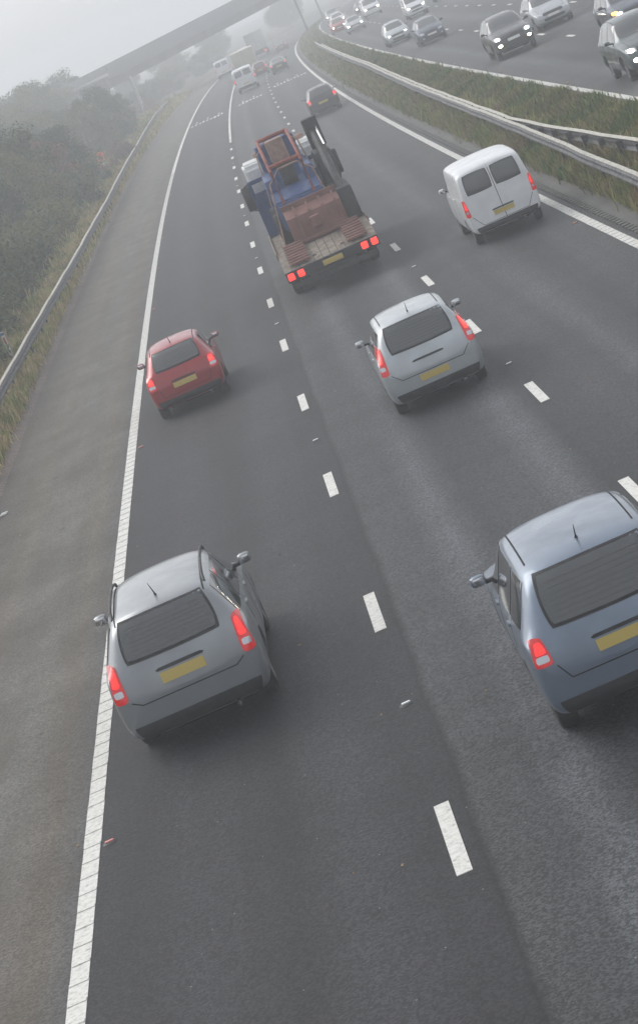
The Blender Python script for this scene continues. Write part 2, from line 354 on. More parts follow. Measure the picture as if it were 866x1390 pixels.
# ------------------------------------------------------------------ barriers
M['galv'] = simple('weathered_galvanised_steel', (.10, .103, .108), .65, metal=.3, grime=.35, scale=5)
M['galv_top'] = simple('lichened_steel', (.50, .48, .42), .8, metal=.0, grime=.4, scale=12)
M['steel_dark'] = simple('dark_stained_steel', (.07, .07, .072), .7, metal=.3, grime=.3)
def beam_poly(dirn=1):                         # w-beam cross-section, (d, z) relative to the beam centre, closed thin shell
    f = [(0, .155), (.045, .13), (.08, .095), (.08, .06), (.03, .02), (.03, -.02), (.08, -.06), (.08, -.095), (.045, -.13), (0, -.155)]
    b = [(x-.012, z) for x, z in f][::-1]
    return [(x*dirn, z) for x, z in f+b]
def barrier(name, dfun, s0, s1, top, dirn, label, spacing=2.4, box_beam=False, skip=lambda s: False, cap=True):
    root = empty(name, P(s0, dfun(s0)), 0, label, 'barrier'); base = Vector(root.location)
    mb = MB(); poly = beam_poly(dirn) if not box_beam else [(-.05, .1), (.05, .1), (.05, -.1), (-.05, -.1)]
    n = int((s1-s0)/2); vs = []; m = len(poly)
    for i in range(n+1):
        s = s0 + (s1-s0)*i/n; d = dfun(s); wob = .012*math.sin(s*.7)+.008*math.sin(s*1.9)
        g = elev(d)
        for (x, z) in poly: vs.append(P(s, d+x+wob, g - elev(d+x+wob)*0 + top-.155+z, False) - base)
    fs = [(i*m+k, i*m+(k+1) % m, (i+1)*m+(k+1) % m, (i+1)*m+k) for i in range(n) for k in range(m)]
    mb.add(vs, fs); mb.obj('beam', M['galv'], root)
    if cap:                                   # pale lichened folded top edge
        mb = MB(); vs = []
        for i in range(n+1):
            s = s0 + (s1-s0)*i/n; d = dfun(s); g = elev(d); wob = .012*math.sin(s*.7)+.008*math.sin(s*1.9)
            for (x, z) in ((-.07*dirn, .158), (.05*dirn, .168), (.05*dirn, .15), (-.07*dirn, .146)): vs.append(P(s, d+x+wob, g+top-.155+z, False) - base)
        mb.add(vs, [(i*4+k, i*4+(k+1) % 4, (i+1)*4+(k+1) % 4, (i+1)*4+k) for i in range(n) for k in range(4)])
        mb.obj('top_edge', M['galv_top'], root)
    k = 0; s = s0+1
    while s < s1-1 and k < 98:
        d = dfun(s) - .09*dirn; p = P(s, d) - base; t = -heading(s)
        mb = MB(); Mx = Matrix.Translation(p) @ Matrix.Rotation(t, 4, 'Z')
        mb.box(-.035, .035, -.055, .055, -.15, top-.03, 0, Mx); mb.box(-.02, .11, -.07, .07, top-.24, top-.07, 0, Mx @ Matrix.Scale(dirn, 4, (1, 0, 0)))
        mb.obj('post', M['steel_dark'], root, smooth=False)
        s += spacing; k += 1
    return root
left_d = lambda s: float(np.interp(s, [40, 67, 84, 105, 138, 200, 267, 340], [-4.0, -3.78, -3.58, -3.38, -3.3, -3.7, -4.7, -5.2]))
barrier('roadside_barrier', left_d, 44, 300, .72, 1, 'long pale steel crash barrier on posts between the left grass verge and trees', cap=True)
near_d = lambda s: float(np.interp(s, [40, 53, 60, 68, 79, 99, 113, 150, 300], [11.8, 11.91, 12.0, 12.13, 12.25, 12.4, 12.5, 12.8, 12.9]))
barrier('central_barrier', near_d, 42, 250, .80, -1, 'nearer steel crash barrier of the central reserve, beside the concrete drain and weeds')
far_d = lambda s: near_d(s) + float(np.interp(s, [40, 57, 63.5, 70.5, 78, 250], [1.15, .84, .60, .36, .2, .2]))
barrier('central_barrier', far_d, 42, 235, .70, 1, 'farther dark steel crash barrier of the central reserve, nearer the oncoming traffic', cap=True)

# ------------------------------------------------------------------ trees
M['bark'] = simple('bark', (.07, .058, .045), .95, grime=.4)
def leafmat(name, a, b_):
    m, N, L, b = newmat(name)
    geo = nd(N, 'ShaderNodeNewGeometry'); oi = nd(N, 'ShaderNodeObjectInfo')
    r = ramp(N, [(0, a), (1, b_)]); 
    n1 = nd(N, 'ShaderNodeTexNoise'); n1.inputs['Scale'].default_value = .9; n1.inputs['Detail'].default_value = 3; L.new(geo.outputs['Position'], n1.inputs['Vector'])
    mm = nd(N, 'ShaderNodeMath', operation='MULTIPLY_ADD'); L.new(geo.outputs['Random Per Island'], mm.inputs[0]); mm.inputs[1].default_value = .5
    m2 = nd(N, 'ShaderNodeMath', operation='MULTIPLY_ADD'); L.new(n1.outputs['Fac'], m2.inputs[0]); m2.inputs[1].default_value = 1.4; m2.inputs[2].default_value = -.55; L.new(m2.outputs[0], mm.inputs[2])
    L.new(mm.outputs[0], r.inputs['Fac'])
    x = nd(N, 'ShaderNodeHueSaturation'); L.new(r.outputs['Color'], x.inputs['Color'])
    v = nd(N, 'ShaderNodeMath', operation='MULTIPLY_ADD'); L.new(oi.outputs['Random'], v.inputs[0]); v.inputs[1].default_value = .6; v.inputs[2].default_value = .7; L.new(v.outputs[0], x.inputs['Value'])
    h = nd(N, 'ShaderNodeMath', operation='MULTIPLY_ADD'); L.new(oi.outputs['Random'], h.inputs[0]); h.inputs[1].default_value = -.05; h.inputs[2].default_value = .52; L.new(h.outputs[0], x.inputs['Hue'])
    L.new(x.outputs[0], b.inputs['Base Color']); b.inputs['Roughness'].default_value = .7; b.inputs['Specular IOR Level'].default_value = .3
    b.inputs['Subsurface Weight'].default_value = 0
    return m
M['leaf_green'] = leafmat('green_leaves', (.011, .030, .004), (.075, .135, .018))
M['leaf_olive'] = leafmat('olive_leaves', (.026, .042, .006), (.15, .165, .026))
M['leaf_rust'] = leafmat('rusty_leaves', (.10, .055, .03), (.22, .13, .06))
M['leaf_red'] = leafmat('reddish_leaves', (.09, .035, .03), (.17, .075, .055))
def crown_mesh(name, R0, H, z0, nclump, nleaf, leaf, mat, seed, flat=1.0):
    r = np.random.default_rng(seed)
    u = r.normal(size=(nclump, 3)); u /= np.linalg.norm(u, axis=1)[:, None]
    rad = r.uniform(.35, 1.0, nclump)**.55
    c = u*rad[:, None]; c[:, 2] = c[:, 2]*.5+.5
    taper = 1 - .45*np.clip(c[:, 2]-.35, 0, 1)
    c = np.c_[c[:, 0]*R0*taper, c[:, 1]*R0*taper, z0 + c[:, 2]*H*flat]
    cr = R0*r.uniform(.17, .38, nclump)
    idx = r.integers(0, nclump, nleaf)
    o = r.normal(size=(nleaf, 3)); o /= np.linalg.norm(o, axis=1)[:, None]
    p = c[idx] + o*(cr[idx]*r.uniform(.3, 1.05, nleaf))[:, None]*np.array([1, 1, .75])
    # leaf-clump quads, random orientation, tilted outwards/upwards
    nrm = o + np.array([0, 0, .5]) + r.normal(0, .55, (nleaf, 3)); nrm /= np.linalg.norm(nrm, axis=1)[:, None]
    t = np.cross(nrm, r.normal(size=(nleaf, 3))); t /= np.linalg.norm(t, axis=1)[:, None]
    b = np.cross(nrm, t); s = (leaf*r.uniform(.55, 1.3, nleaf))[:, None]
    V = np.stack([p - t*s, p - b*s*.55 + nrm*s*.12, p + t*s, p + b*s*.55 + nrm*s*.12], 1).reshape(-1, 3)
    me = bpy.data.meshes.new(name); n = nleaf
    me.vertices.add(n*4); me.vertices.foreach_set('co', V.astype(np.float32).ravel())
    me.loops.add(n*4); me.loops.foreach_set('vertex_index', np.arange(n*4, dtype=np.int32))
    me.polygons.add(n); me.polygons.foreach_set('loop_start', np.arange(0, n*4, 4, dtype=np.int32))
    me.materials.append(mat); me.update(calc_edges=True); me.validate()
    return me, c
def trunk_mesh(name, H, c, rad, seed):
    r = random.Random(seed); mb = MB()
    top = Vector((r.uniform(-.3, .3), r.uniform(-.3, .3), H*.78))
    mid = Vector((r.uniform(-.15, .15), r.uniform(-.15, .15), H*.4))
    mb.tube([(0, 0, -.4), (0, 0, .15), mid, top], [rad*1.35, rad, rad*.7, rad*.18], 8)
    for i in r.sample(range(len(c)), min(9, len(c))):
        e = Vector(c[i]); st = mid.lerp(top, r.uniform(0, .7)) if e.z > mid.z else Vector((0, 0, .15)).lerp(mid, .7)
        mb.tube([st, st.lerp(e, .5) + Vector((0, 0, .12)), e], [rad*.38, rad*.24, rad*.07], 5)
    return mb.mesh(name, M['bark'])
TV = []
for i, (R0, H, z0, nc, nl, leaf, mk) in enumerate([
        (2.4, 5.2, .25, 80, 21000, .08, 'leaf_green'), (2.8, 4.4, .2, 90, 22000, .08, 'leaf_olive'), (2.1, 6.0, .3, 76, 20000, .08, 'leaf_green'),
        (2.6, 4.8, .2, 84, 21000, .08, 'leaf_olive'), (1.25, 1.6, .1, 30, 7000, .06, 'leaf_green'), (1.3, 1.5, .1, 30, 7000, .06, 'leaf_olive'),
        (1.6, 2.4, .3, 34, 8000, .07, 'leaf_rust'), (1.3, 1.5, .1, 30, 7000, .06, 'leaf_red')]):
    cm, cc = crown_mesh('crown', R0, H, z0, nc, nl, leaf, M[mk], 100+i); TV.append((cm, trunk_mesh('trunk', z0+H, cc, .05+.03*H/2, 200+i)))
def tree(kind, name, s, d, scale, label, group, cat='tree'):
    rz = random.uniform(0, 6.28)
    root = empty(name, P(s, d, -.05), rz, label, cat, group); root.scale = (scale*random.uniform(.9, 1.12), scale*random.uniform(.9, 1.12), scale)
    link(bpy.data.objects.new('crown', TV[kind][0]), root); link(bpy.data.objects.new('trunk', TV[kind][1]), root)
    return root
ordn = ['nearest', 'second', 'third', 'fourth', 'fifth', 'sixth', 'seventh', 'eighth', 'ninth', 'tenth', 'eleventh', 'twelfth', 'thirteenth', 'fourteenth', 'fifteenth', 'sixteenth', 'seventeenth', 'eighteenth', 'nineteenth', 'twentieth', 'twenty-first', 'twenty-second', 'twenty-third', 'twenty-fourth', 'twenty-fifth', 'twenty-sixth']
lookn = {0: 'rounded green tree', 1: 'spreading olive-green tree', 2: 'tall narrow green tree', 3: 'broad olive-green tree', 4: 'low green bush', 5: 'low olive-green bush', 6: 'rusty brown shrub', 7: 'low reddish bush'}
def nearest(i): return ordn[min(i, len(ordn)-1)] + ' from camera'
ordn[0] = 'first'
# low bushes right behind the left barrier
bush_s = [64, 68, 72, 76, 80.5, 85, 89.5, 94, 99, 104, 109.5, 115, 121, 127, 134, 142, 150, 159, 168, 226, 240]
for i, s in enumerate(bush_s):
    k = 4 + (i % 2)
    tree(k, 'bush', s+random.uniform(-1.5, 1.5), -5.9 - random.uniform(0, .6) - (1.2 if s > 200 else 0), random.uniform(1.15, 1.5), f'{lookn[k]} in the bush line close behind the left barrier, {nearest(i)}', 'bushes behind the left barrier', 'bush')
rows = [(-8.4, 68, 330, 8.0, 1.0, 'front row'), (-13.5, 84, 340, 12.5, 1.2, 'second row'), (-20, 105, 360, 15, 1.75, 'third row'), (-31, 112, 380, 18, 2.15, 'back row')]
for (d0, s0, s1, stp, scl, rn) in rows:
    i = 0; s = s0
    while s < s1:
        k = random.choice([0, 1, 2, 3])
        sc_ = scl*random.uniform(.82, 1.12)*(0.88 if s < 110 else 1.0)
        if not (184 < s < 226 and d0 > -10) and not (148 < s < 165 and d0 > -10) and not (s > 255 and d0 > -18):
            tree(k, 'tree', s+random.uniform(-2, 2), d0+random.uniform(-1.2, 1.0), sc_, f'{lookn[k]}, {rn} of trees beyond left barrier, {nearest(i)}', 'trees beyond the left barrier'); i += 1
        s += stp*random.uniform(.85, 1.15)
tree(6, 'shrub', 156, -8.0, 1.9, 'rusty brown shrub among the green bushes behind the left barrier, nearer one', 'shrubs behind the left barrier', 'shrub')
tree(6, 'shrub', 183, -7.2, .8, 'rusty brown shrub beside the orange telephone box', 'shrubs behind the left barrier', 'shrub')
for i, (s, d, q) in enumerate([(193, -4.5, .75), (200, -5.2, .95), (184, -5.3, .6)]):
    tree(7, 'bush', s, d, q, ['low reddish bush leaning over the left barrier', 'low reddish bush just past the orange telephone box', 'small reddish bush just before the orange telephone box'][i], 'reddish bushes', 'bush')
for i, (s, d, k, q) in enumerate([(318, -8.2, 6, .7), (330, -12.5, 7, .9)]):
    tree(k, 'bush', s, d, q, ['brown bush at the foot of the bridge pier', 'reddish bush behind the bridge pier'][i], 'bushes by the bridge', 'bush')
for i, (s, d, q) in enumerate([(296, -19, 1.7), (309, -20, 1.9), (322, -21, 1.6), (356, -13, 1.9), (372, -12, 1.7), (388, -13, 2.1), (404, -12, 1.9), (422, -14, 2.3), (442, -12, 2.1), (466, -14, 2.5)]):
    k = 4 + i % 2; tree(k, 'bush', s, d, q, f'faint {lookn[k]} on the foggy bank around the bridge, {nearest(i)}', 'bushes by the bridge', 'bush')
for i, (s, d, q) in enumerate([(385, -24, 1.2), (410, -30, 1.4), (440, -24, 1.3), (470, -22, 1.5), (505, -22, 1.5), (550, -20, 1.5), (595, -18, 1.6), (640, -16, 1.6)]):
    k = i % 4; tree(k, 'tree', s, d, q, f'faint {lookn[k]} in the fog beyond the bridge, {nearest(i)}', 'trees beyond the bridge')
    k = i % 4; tree(k, 'tree', s, d, 1.05, f'faint {lookn[k]} in the fog beyond the bridge, {nearest(i)}', 'trees beyond the bridge')
for i, (s, d) in enumerate([(300, 34), (340, 33), (385, 34), (430, 33), (480, 35), (540, 34)]):
    k = (i+1) % 4; tree(k, 'tree', s, d, 1.4, f'faint {lookn[k]} in the fog beyond the oncoming lanes, {nearest(i)}', 'trees beyond the oncoming lanes')

# ------------------------------------------------------------------ overbridge, lamp posts, small roadside things
fw = Vector((math.sin(R_(YAW))*math.cos(R_(PITCH)), math.cos(R_(YAW))*math.cos(R_(PITCH)), -math.sin(R_(PITCH))))
M['bridge'] = simple('bridge_concrete', (.16, .16, .155), .9, grime=.3, scale=.6)
M['bridge_steel'] = simple('bridge_parapet', (.22, .23, .235), .6, metal=.3, grime=.2)
_d = Vector((16.66, 23, .79)); A_, B_ = Vector((-7.52, 335, 5.93)) - _d*.14, Vector((-7.52, 335, 5.93)) + _d*3.6    # top line of the deck's near face
br = empty('bridge', (A_.x, A_.y, 0), 0, 'long grey road bridge crossing both carriageways in the fog', 'bridge')
u_ = (B_-A_).normalized(); n_ = Vector((-u_.y, u_.x, 0)).normalized()
def brb(mb, a0, a1, w0, w1, z0, z1):
    vs = []
    for a in (a0, a1):
        for w_ in (w0, w1):
            for z in (z0, z1):
                p = A_ + u_*a + n_*w_ + Vector((0, 0, z)); vs.append(p - Vector(br.location))
    mb.add(vs, [(0,1,3,2),(4,6,7,5),(0,4,5,1),(2,3,7,6),(0,2,6,4),(1,5,7,3)])
Lb = (B_-A_).length
mb = MB(); brb(mb, 0, Lb, 0, 9, -1.25, -1.0); brb(mb, 0, Lb, .5, 1.1, -2.6, -1.24); brb(mb, 0, Lb, 3.2, 3.8, -2.6, -1.24); brb(mb, 0, Lb, 5.6, 6.2, -2.6, -1.24); brb(mb, 0, Lb, 7.9, 8.5, -2.6, -1.24); mb.obj('deck', M['bridge'], br, False)
for w_ in (-.05, 8.8):
    mb = MB(); brb(mb, 0, Lb, w_, w_+.25, -1.5, 0); mb.obj('parapet', M['bridge_steel'], br, False)
def pier(a, w_, r=.42):
    p = A_ + u_*a + n_*w_; mb = MB(); q = p - Vector(br.location)
    gz = zr(p.y) - .8
    mb.tube([(q.x, q.y, gz), (q.x, q.y, p.z-2.3)], r, 16); mb.obj('pier', M['galv_top'], br)
def arc(xw):                                        # distance along the deck where world x = xw
    return (xw-A_.x)/u_.x
XL = -10.4
M['pier_c'] = None
pier(arc(-7.5), .3, .22); pier(arc(-7.9), 7.5, .2)
for w_ in (1.0, 4.5, 8.0): pier(arc(46), w_, .4)
mb = MB()
for q in range(16):
    a0 = -.9*(q+1); z0 = -1.3 - .42*(q+1); brb(mb, a0, a0+.95, 2.2, 4.4, z0-.25, z0)
mb.obj('stair', M['bridge_steel'], br, False)

M['lamp_steel'] = simple('lamp_column_steel', (.13, .135, .14), .6, metal=.4)
def lamp(s, d, label):
    r = empty('lamp_post', P(s, d), -heading(s), label, 'lamp post', 'lamp posts in the central reserve')
    mb = MB(); mb.tube([(0, 0, -.2), (0, 0, 1.2)], .19, 12); mb.tube([(0, 0, 1.2), (0, 0, 11.5)], [.15, .09], 12); mb.obj('pole', M['lamp_steel'], r)
    for sg in (-1, 1):
        mb = MB(); mb.tube([(0, 0, 11.4), (sg*.6, 0, 11.9), (sg*1.8, 0, 12.05)], [.06, .05, .04], 8); a = mb.obj('arm', M['lamp_steel'], r)
        mb = MB(); mb.box(min(sg*1.75, sg*2.5), max(sg*1.75, sg*2.5), -.16, .16, 11.95, 12.12, .05); mb.obj('lamp_head', M['galv'], a)
lamp(352, 12.9, 'tall dark lamp post in the central reserve past the bridge, nearer of two')
lamp(420, 12.9, 'faint lamp post deeper in the fog, farther of two')

M['white_plastic'] = simple('white_plastic', (.62, .62, .60), .5, grime=.15)
M['blue_plastic'] = simple('blue_plastic', (.03, .09, .25), .5)
M['red_panel'] = simple('red_reflector', (.45, .04, .03), .35)
def marker_post(s, d, label):
    r = empty('marker_post', P(s, d), -heading(s)-.1, label, 'marker post')
    mb = MB(); mb.box(-.06, .06, -.02, .02, -.2, 1.02, .01); mb.obj('post', M['white_plastic'], r)
    mb = MB(); mb.box(-.063, .063, -.023, .023, .90, 1.0, .008); mb.obj('blue_band', M['blue_plastic'], r)
    mb = MB(); mb.box(-.035, .035, -.034, -.021, .62, .84, .004); mb.obj('reflector', M['red_panel'], r)
marker_post(79.8, -4.5, 'white marker post with blue top and red reflector just behind the left barrier')
M['phone_orange'] = simple('orange_housing', (.75, .10, .03), .45, emis=(.9, .1, .03), es=0)
r = empty('emergency_telephone', P(189, -6.0), -.1, 'orange roadside telephone box on a pale post among reddish bushes', 'telephone box')
mb = MB(); mb.tube([(0, 0, -.2), (0, 0, 1.05)], .05, 10); mb.obj('post', M['white_plastic'], r)
mb = MB(); mb.box(-.24, .24, -.16, .16, 1.0, 1.62, .07); o = mb.obj('housing', M['phone_orange'], r)
mb = MB(); mb.box(-.16, .16, -.185, -.155, 1.10, 1.30, .01); mb.obj('door', M['steel_dark'], r)
# road studs
M['stud_body'] = simple('stud_casting', (.05, .05, .052), .6, metal=.3)
M['stud_white'] = simple('stud_lens_white', (.9, .9, .88), .2, emis=(1, 1, 1), es=0)
M['stud_red'] = simple('stud_lens_red', (.75, .25, .2), .25)
M['stud_amber'] = simple('stud_lens_amber', (.8, .38, .10), .25)
def stud_meshes(lm):
    a = MB(); n = 16
    prof = [(0, .085), (.012, .072), (.016, .05), (.016, .0)]
    a.lathe(prof, 'z', (0, 0, 0), 16); b = MB(); b.box(-.05, .05, -.02, .02, .012, .03, .006)
    return a.mesh('casing', M['stud_body']), b.mesh('lens', lm)
SM = {k: stud_meshes(M[k]) for k in ('stud_white', 'stud_red', 'stud_amber')}
def stud(s, d, k, label, group):
    r = empty('road_stud', P(s, d, .002), -heading(s), label, 'road stud', group)
    link(bpy.data.objects.new('casing', SM[k][0]), r); link(bpy.data.objects.new('lens', SM[k][1]), r)
for i in range(8): stud(26.6+17.8*i, DB, 'stud_white', 'small white stud between the dashes of the left lane line', 'white studs on the left lane line')
for i in range(7): stud(25.6+18*i, DC, 'stud_white', 'small white stud between the dashes of the right lane line', 'white studs on the right lane line')
for i in range(9): stud(26.3+13*i, .21, 'stud_red', 'small red reflective stud beside the solid line of the hard shoulder', 'red studs by the hard shoulder')
for i in range(6): stud(57.0+18*i, 10.72, 'stud_amber', 'small amber reflective stud beside the line of the central reserve', 'amber studs by the central reserve')
for i in range(4): stud(64+18*i, DE+.24, 'stud_amber', 'small amber stud beside the edge line of the oncoming lanes', 'amber studs by the oncoming lanes')
# litter and fallen leaves
mb = MB()
for i in range(420):
    d = random.choice([random.uniform(-3.3, -2.2)]*3 + [random.uniform(-2.5, 11)]); s = 21 + 90*random.random()**1.6
    p = P(s, d, .012); q = random.uniform(0, 6.28); l = random.uniform(.012, .035)
    a = Vector((math.cos(q)*l, math.sin(q)*l, 0)); b = Vector((-math.sin(q)*l*.5, math.cos(q)*l*.5, .006))
    mb.add([p-a, p-b, p+a, p+b], [(0,1,2,3)])
M['leaf_litter'] = veg_mat('fallen_leaves', [(.12, .08, .04), (.25, .17, .09), (.32, .28, .2)], 30)
tag(mb.obj('fallen_leaves', M['leaf_litter'], smooth=False), 'small fallen leaves and grit scattered over the asphalt', 'leaves', kind='stuff')
mb = MB(); mb.box(-.09, .09, -.05, .05, 0, .035, .015); mb.box(-.03, .12, -.02, .07, .02, .05, .012)
o = mb.obj('litter_scrap', M['white_plastic']); o.location = P(51.3, -2.82, .005); tag(o, 'crumpled white scrap of litter at the outer edge of the hard shoulder', 'litter')

# ------------------------------------------------------------------ vehicles
M['glass'] = simple('tinted_glass', (.03, .035, .038), .05, spec=.9, coat=.5)
M['heater'] = simple('heater_element', (.10, .085, .07), .6)
M['black'] = simple('black_trim', (.022, .022, .024), .55, grime=.2)
M['seam'] = simple('panel_gap', (.012, .012, .012), .9)
M['under'] = simple('underbody', (.015, .015, .015), .95)
M['tyre'] = simple('tyre_rubber', (.02, .02, .021), .85, grime=.2)
M['rim'] = simple('alloy_rim', (.20, .205, .21), .45, metal=.6, grime=.3)
M['chrome'] = simple('chrome', (.6, .6, .62), .15, metal=1)
M['plate_rear'] = simple('yellow_number_plate', (.50, .38, .10), .45)
M['plate_front'] = simple('white_number_plate', (.6, .6, .57), .45)
M['tail'] = simple('tail_lamp_lit', (.5, .02, .02), .2, emis=(1, .012, .008), es=1.2, coat=.5)
M['tail_bright'] = simple('brake_lamp_lit', (.6, .02, .02), .2, emis=(1, .03, .02), es=1.8)
M['tail_off'] = simple('tail_lamp_dull', (.28, .012, .015), .15, coat=.5, emis=(1, .01, .01), es=.2)
M['head'] = simple('headlamp_lit', (.9, .9, .85), .1, emis=(1, .88, .66), es=40)
M['head_cool'] = simple('headlamp_cool', (.9, .9, .9), .1, emis=(.92, .96, 1), es=25)
M['head_dim'] = simple('headlamp_unlit', (.55, .57, .6), .08, metal=.3, coat=1)
M['amber'] = simple('indicator_lit', (.9, .4, .05), .2, emis=(1, .38, .04), es=8)

def ring(w, zb, belt, roof, wr):
    h = roof - belt
    return [(0, zb), (w*.78, zb), (w*.95, zb+.05), (w, zb+(belt-zb)*.45), (w*.985, belt-.09), (w*.955, belt), (wr+(w*.95-wr)*.08, roof-min(.10, h*.45)), (wr*.82, roof-.012), (0, roof+.012)]
def body_mesh(st, axles, wheel_r, track):
    bm = bmesh.new(); rows_ = []
    for (y, zb, w, belt, roof, wr) in st:
        pr = ring(w, zb, belt, roof, wr); full = pr + [(-x, z) for x, z in pr[-2:0:-1]]
        rows_.append([bm.verts.new((x, y, z)) for x, z in full])
    n = len(rows_[0]); cl = bm.edges.layers.float.new('crease_edge')
    for a, b in zip(rows_[:-1], rows_[1:]):
        for k in range(n): bm.faces.new((a[k], a[(k+1) % n], b[(k+1) % n], b[k]))
    for r_, rev in ((rows_[0], 1), (rows_[-1], 0)):    # quad caps joining left and right halves
        h = len(pr)
        L_ = r_[:h]; Rr = [r_[0]] + r_[:h-2:-1][:h-2] + [r_[h-1]]
        Rr = [r_[0]] + [r_[n-i] for i in range(1, h-1)] + [r_[h-1]]
        for i in range(h-1):
            vs = [L_[i], L_[i+1], Rr[i+1], Rr[i]]; vs = list(dict.fromkeys(vs))
            if len(vs) >= 3: bm.faces.new(vs)
    for e in bm.edges:                                # keep the shoulder line and roof rail readable
        i0_, i1_ = [v.index for v in e.verts]
    bm.verts.index_update()
    for a, b in zip(rows_[:-1], rows_[1:]):
        for k in (5, n-5):
            e = bm.edges.get((a[k], b[k]))
            if e: e[cl] = .55
        for k in (6, n-6):
            e = bm.edges.get((a[k], b[k]))
            if e: e[cl] = .3
    bmesh.ops.recalc_face_normals(bm, faces=bm.faces[:])
    me = bpy.data.meshes.new('tmp'); bm.to_mesh(me); bm.free()
    o = bpy.data.objects.new('tmp', me); col.objects.link(o)
    sm = o.modifiers.new('s', 'SUBSURF'); sm.levels = 3; sm.render_levels = 3
    mb = MB(); cut = []
    for ay in axles:
        for sg in (-1, 1):
            x0, x1 = sg*(track-.17), sg*(track+.5)
            mb.lathe([(min(x0, x1), 0.001), (min(x0, x1), wheel_r*1.14), (max(x0, x1), wheel_r*1.14), (max(x0, x1), .001)], 'x', (0, ay, wheel_r+.01), 32)
    cm = mb.mesh('cut', (), False); co = bpy.data.objects.new('cut', cm); col.objects.link(co)
    bo = o.modifiers.new('b', 'BOOLEAN'); bo.object = co; bo.operation = 'DIFFERENCE'; bo.solver = 'EXACT'
    dg = bpy.context.evaluated_depsgraph_get()
    bo.show_viewport = False; dg.update(); solid = bpy.data.meshes.new_from_object(o.evaluated_get(dg))
    bo.show_viewport = True; dg.update(); res = bpy.data.meshes.new_from_object(o.evaluated_get(dg))
    bpy.data.objects.remove(o); bpy.data.objects.remove(co)
    res.materials.clear(); res.polygons.foreach_set('use_smooth', [True]*len(res.polygons))
    try: res.set_sharp_from_angle(angle=R_(40))
    except Exception: pass
    bvh = BVHTree.FromPolygons([v.co.copy() for v in solid.vertices], [tuple(p.vertices) for p in solid.polygons])
    return res, bvh
def patch(bvh, corners, axis, off=.006, nu=14, nv=8, k=.12, lift=None):
    """panel shrink-wrapped on the body. corners: 4 (u,v) anticlockwise. axis: 'rear','front','left','right','top'"""
    mb = MB(); g = []
    c = [Vector((*q, 0)) for q in corners]
    org = {'rear': lambda u, v: ((u, -3, v), (0, 1, 0)), 'front': lambda u, v: ((u, 12, v), (0, -1, 0)), 'left': lambda u, v: ((-4, u, v), (1, 0, 0)), 'right': lambda u, v: ((4, u, v), (-1, 0, 0)), 'top': lambda u, v: ((u, v, 6), (0, 0, -1))}[axis]
    vs = []; ins = []
    last = None
    for j in range(nv+1):
        for i in range(nu+1):
            a, b = 2*i/nu-1, 2*j/nv-1
            a2, b2 = a*math.sqrt(1-k*b*b*.5*2*abs(a)**6), b*math.sqrt(1-k*a*a*.5*2*abs(b)**6)
            a2, b2 = (a2+1)/2, (b2+1)/2
            p = (c[0]*(1-a2)+c[1]*a2)*(1-b2) + (c[3]*(1-a2)+c[2]*a2)*b2
            o, dr = org(p.x, p.y); h, nrm, _, _ = bvh.ray_cast(Vector(o), Vector(dr))
            if h is None:
                h = last if last is not None else Vector(o); nrm = -Vector(dr)
            if nrm.dot(Vector(dr)) > 0: nrm = -nrm
            last = h
            vs.append(h + nrm*off); ins.append(h - nrm*.012)
    w = nu+1; fs = [(j*w+i, j*w+i+1, (j+1)*w+i+1, (j+1)*w+i) for j in range(nv) for i in range(nu)]
    rim = [i for i in range(w)] + [j*w+nu for j in range(1, nv+1)] + [nv*w+i for i in range(nu-1, -1, -1)] + [j*w for j in range(nv-1, 0, -1)]
    base = len(vs); vs2 = vs + [ins[i] for i in rim]
    for q in range(len(rim)): fs.append((rim[q], rim[(q+1) % len(rim)], base+(q+1) % len(rim), base+q))
    mb.add(vs2, fs); return mb
def merge(*mbs):
    o = MB()
    for m in mbs: o.add(m.v, m.f)
    return o
def seamline(bvh, pts, axis, w=.012):
    out = MB()
    for (a, b) in zip(pts[:-1], pts[1:]):
        a, b = Vector((*a, 0)), Vector((*b, 0)); t = (b-a).normalized(); n = Vector((-t.y, t.x, 0))*w/2
        m = patch(bvh, [(a-n)[:2], (b-n)[:2], (b+n)[:2], (a+n)[:2]], axis, .0025, max(2, int((b-a).length/.08)), 1, 0); out.add(m.v, m.f)
    return out
def wheel_meshes(r, w):
    t = MB(); t.lathe([(-w/2, r*.66), (-w/2, r*.9), (-w/2+.02, r*.975), (-w*.25, r), (w*.25, r), (w/2-.02, r*.975), (w/2, r*.9), (w/2, r*.66)], 'x', n=36)
    tm = t.mesh('tyre', M['tyre'])
    q = MB(); q.lathe([(-w/2+.005, r*.68), (-w/2+.02, r*.62), (0, r*.60), (w/2-.02, r*.62), (w/2-.005, r*.68)], 'x', n=36)
    for k in range(5):
        Mx = Matrix.Rotation(2*PI*k/5, 4, 'X')
        for sg in (-1, 1): q.box(min(sg*(w/2-.05), sg*(w/2-.015)), max(sg*(w/2-.05), sg*(w/2-.015)), -.035, .035, .03, r*.63, .01, Mx)
    q.lathe([(-w/2+.012, .001), (-w/2+.012, .07), (w/2-.012, .07), (w/2-.012, .001)], 'x', n=20)
    rm = q.mesh('rim', M['rim'])
    d = MB(); d.lathe([(-w/2+.055, .001), (-w/2+.055, r*.6), (w/2-.055, r*.6), (w/2-.055, .001)], 'x', n=24)
    dm = d.mesh('brake_disc', M['under'])
    return tm, rm, dm

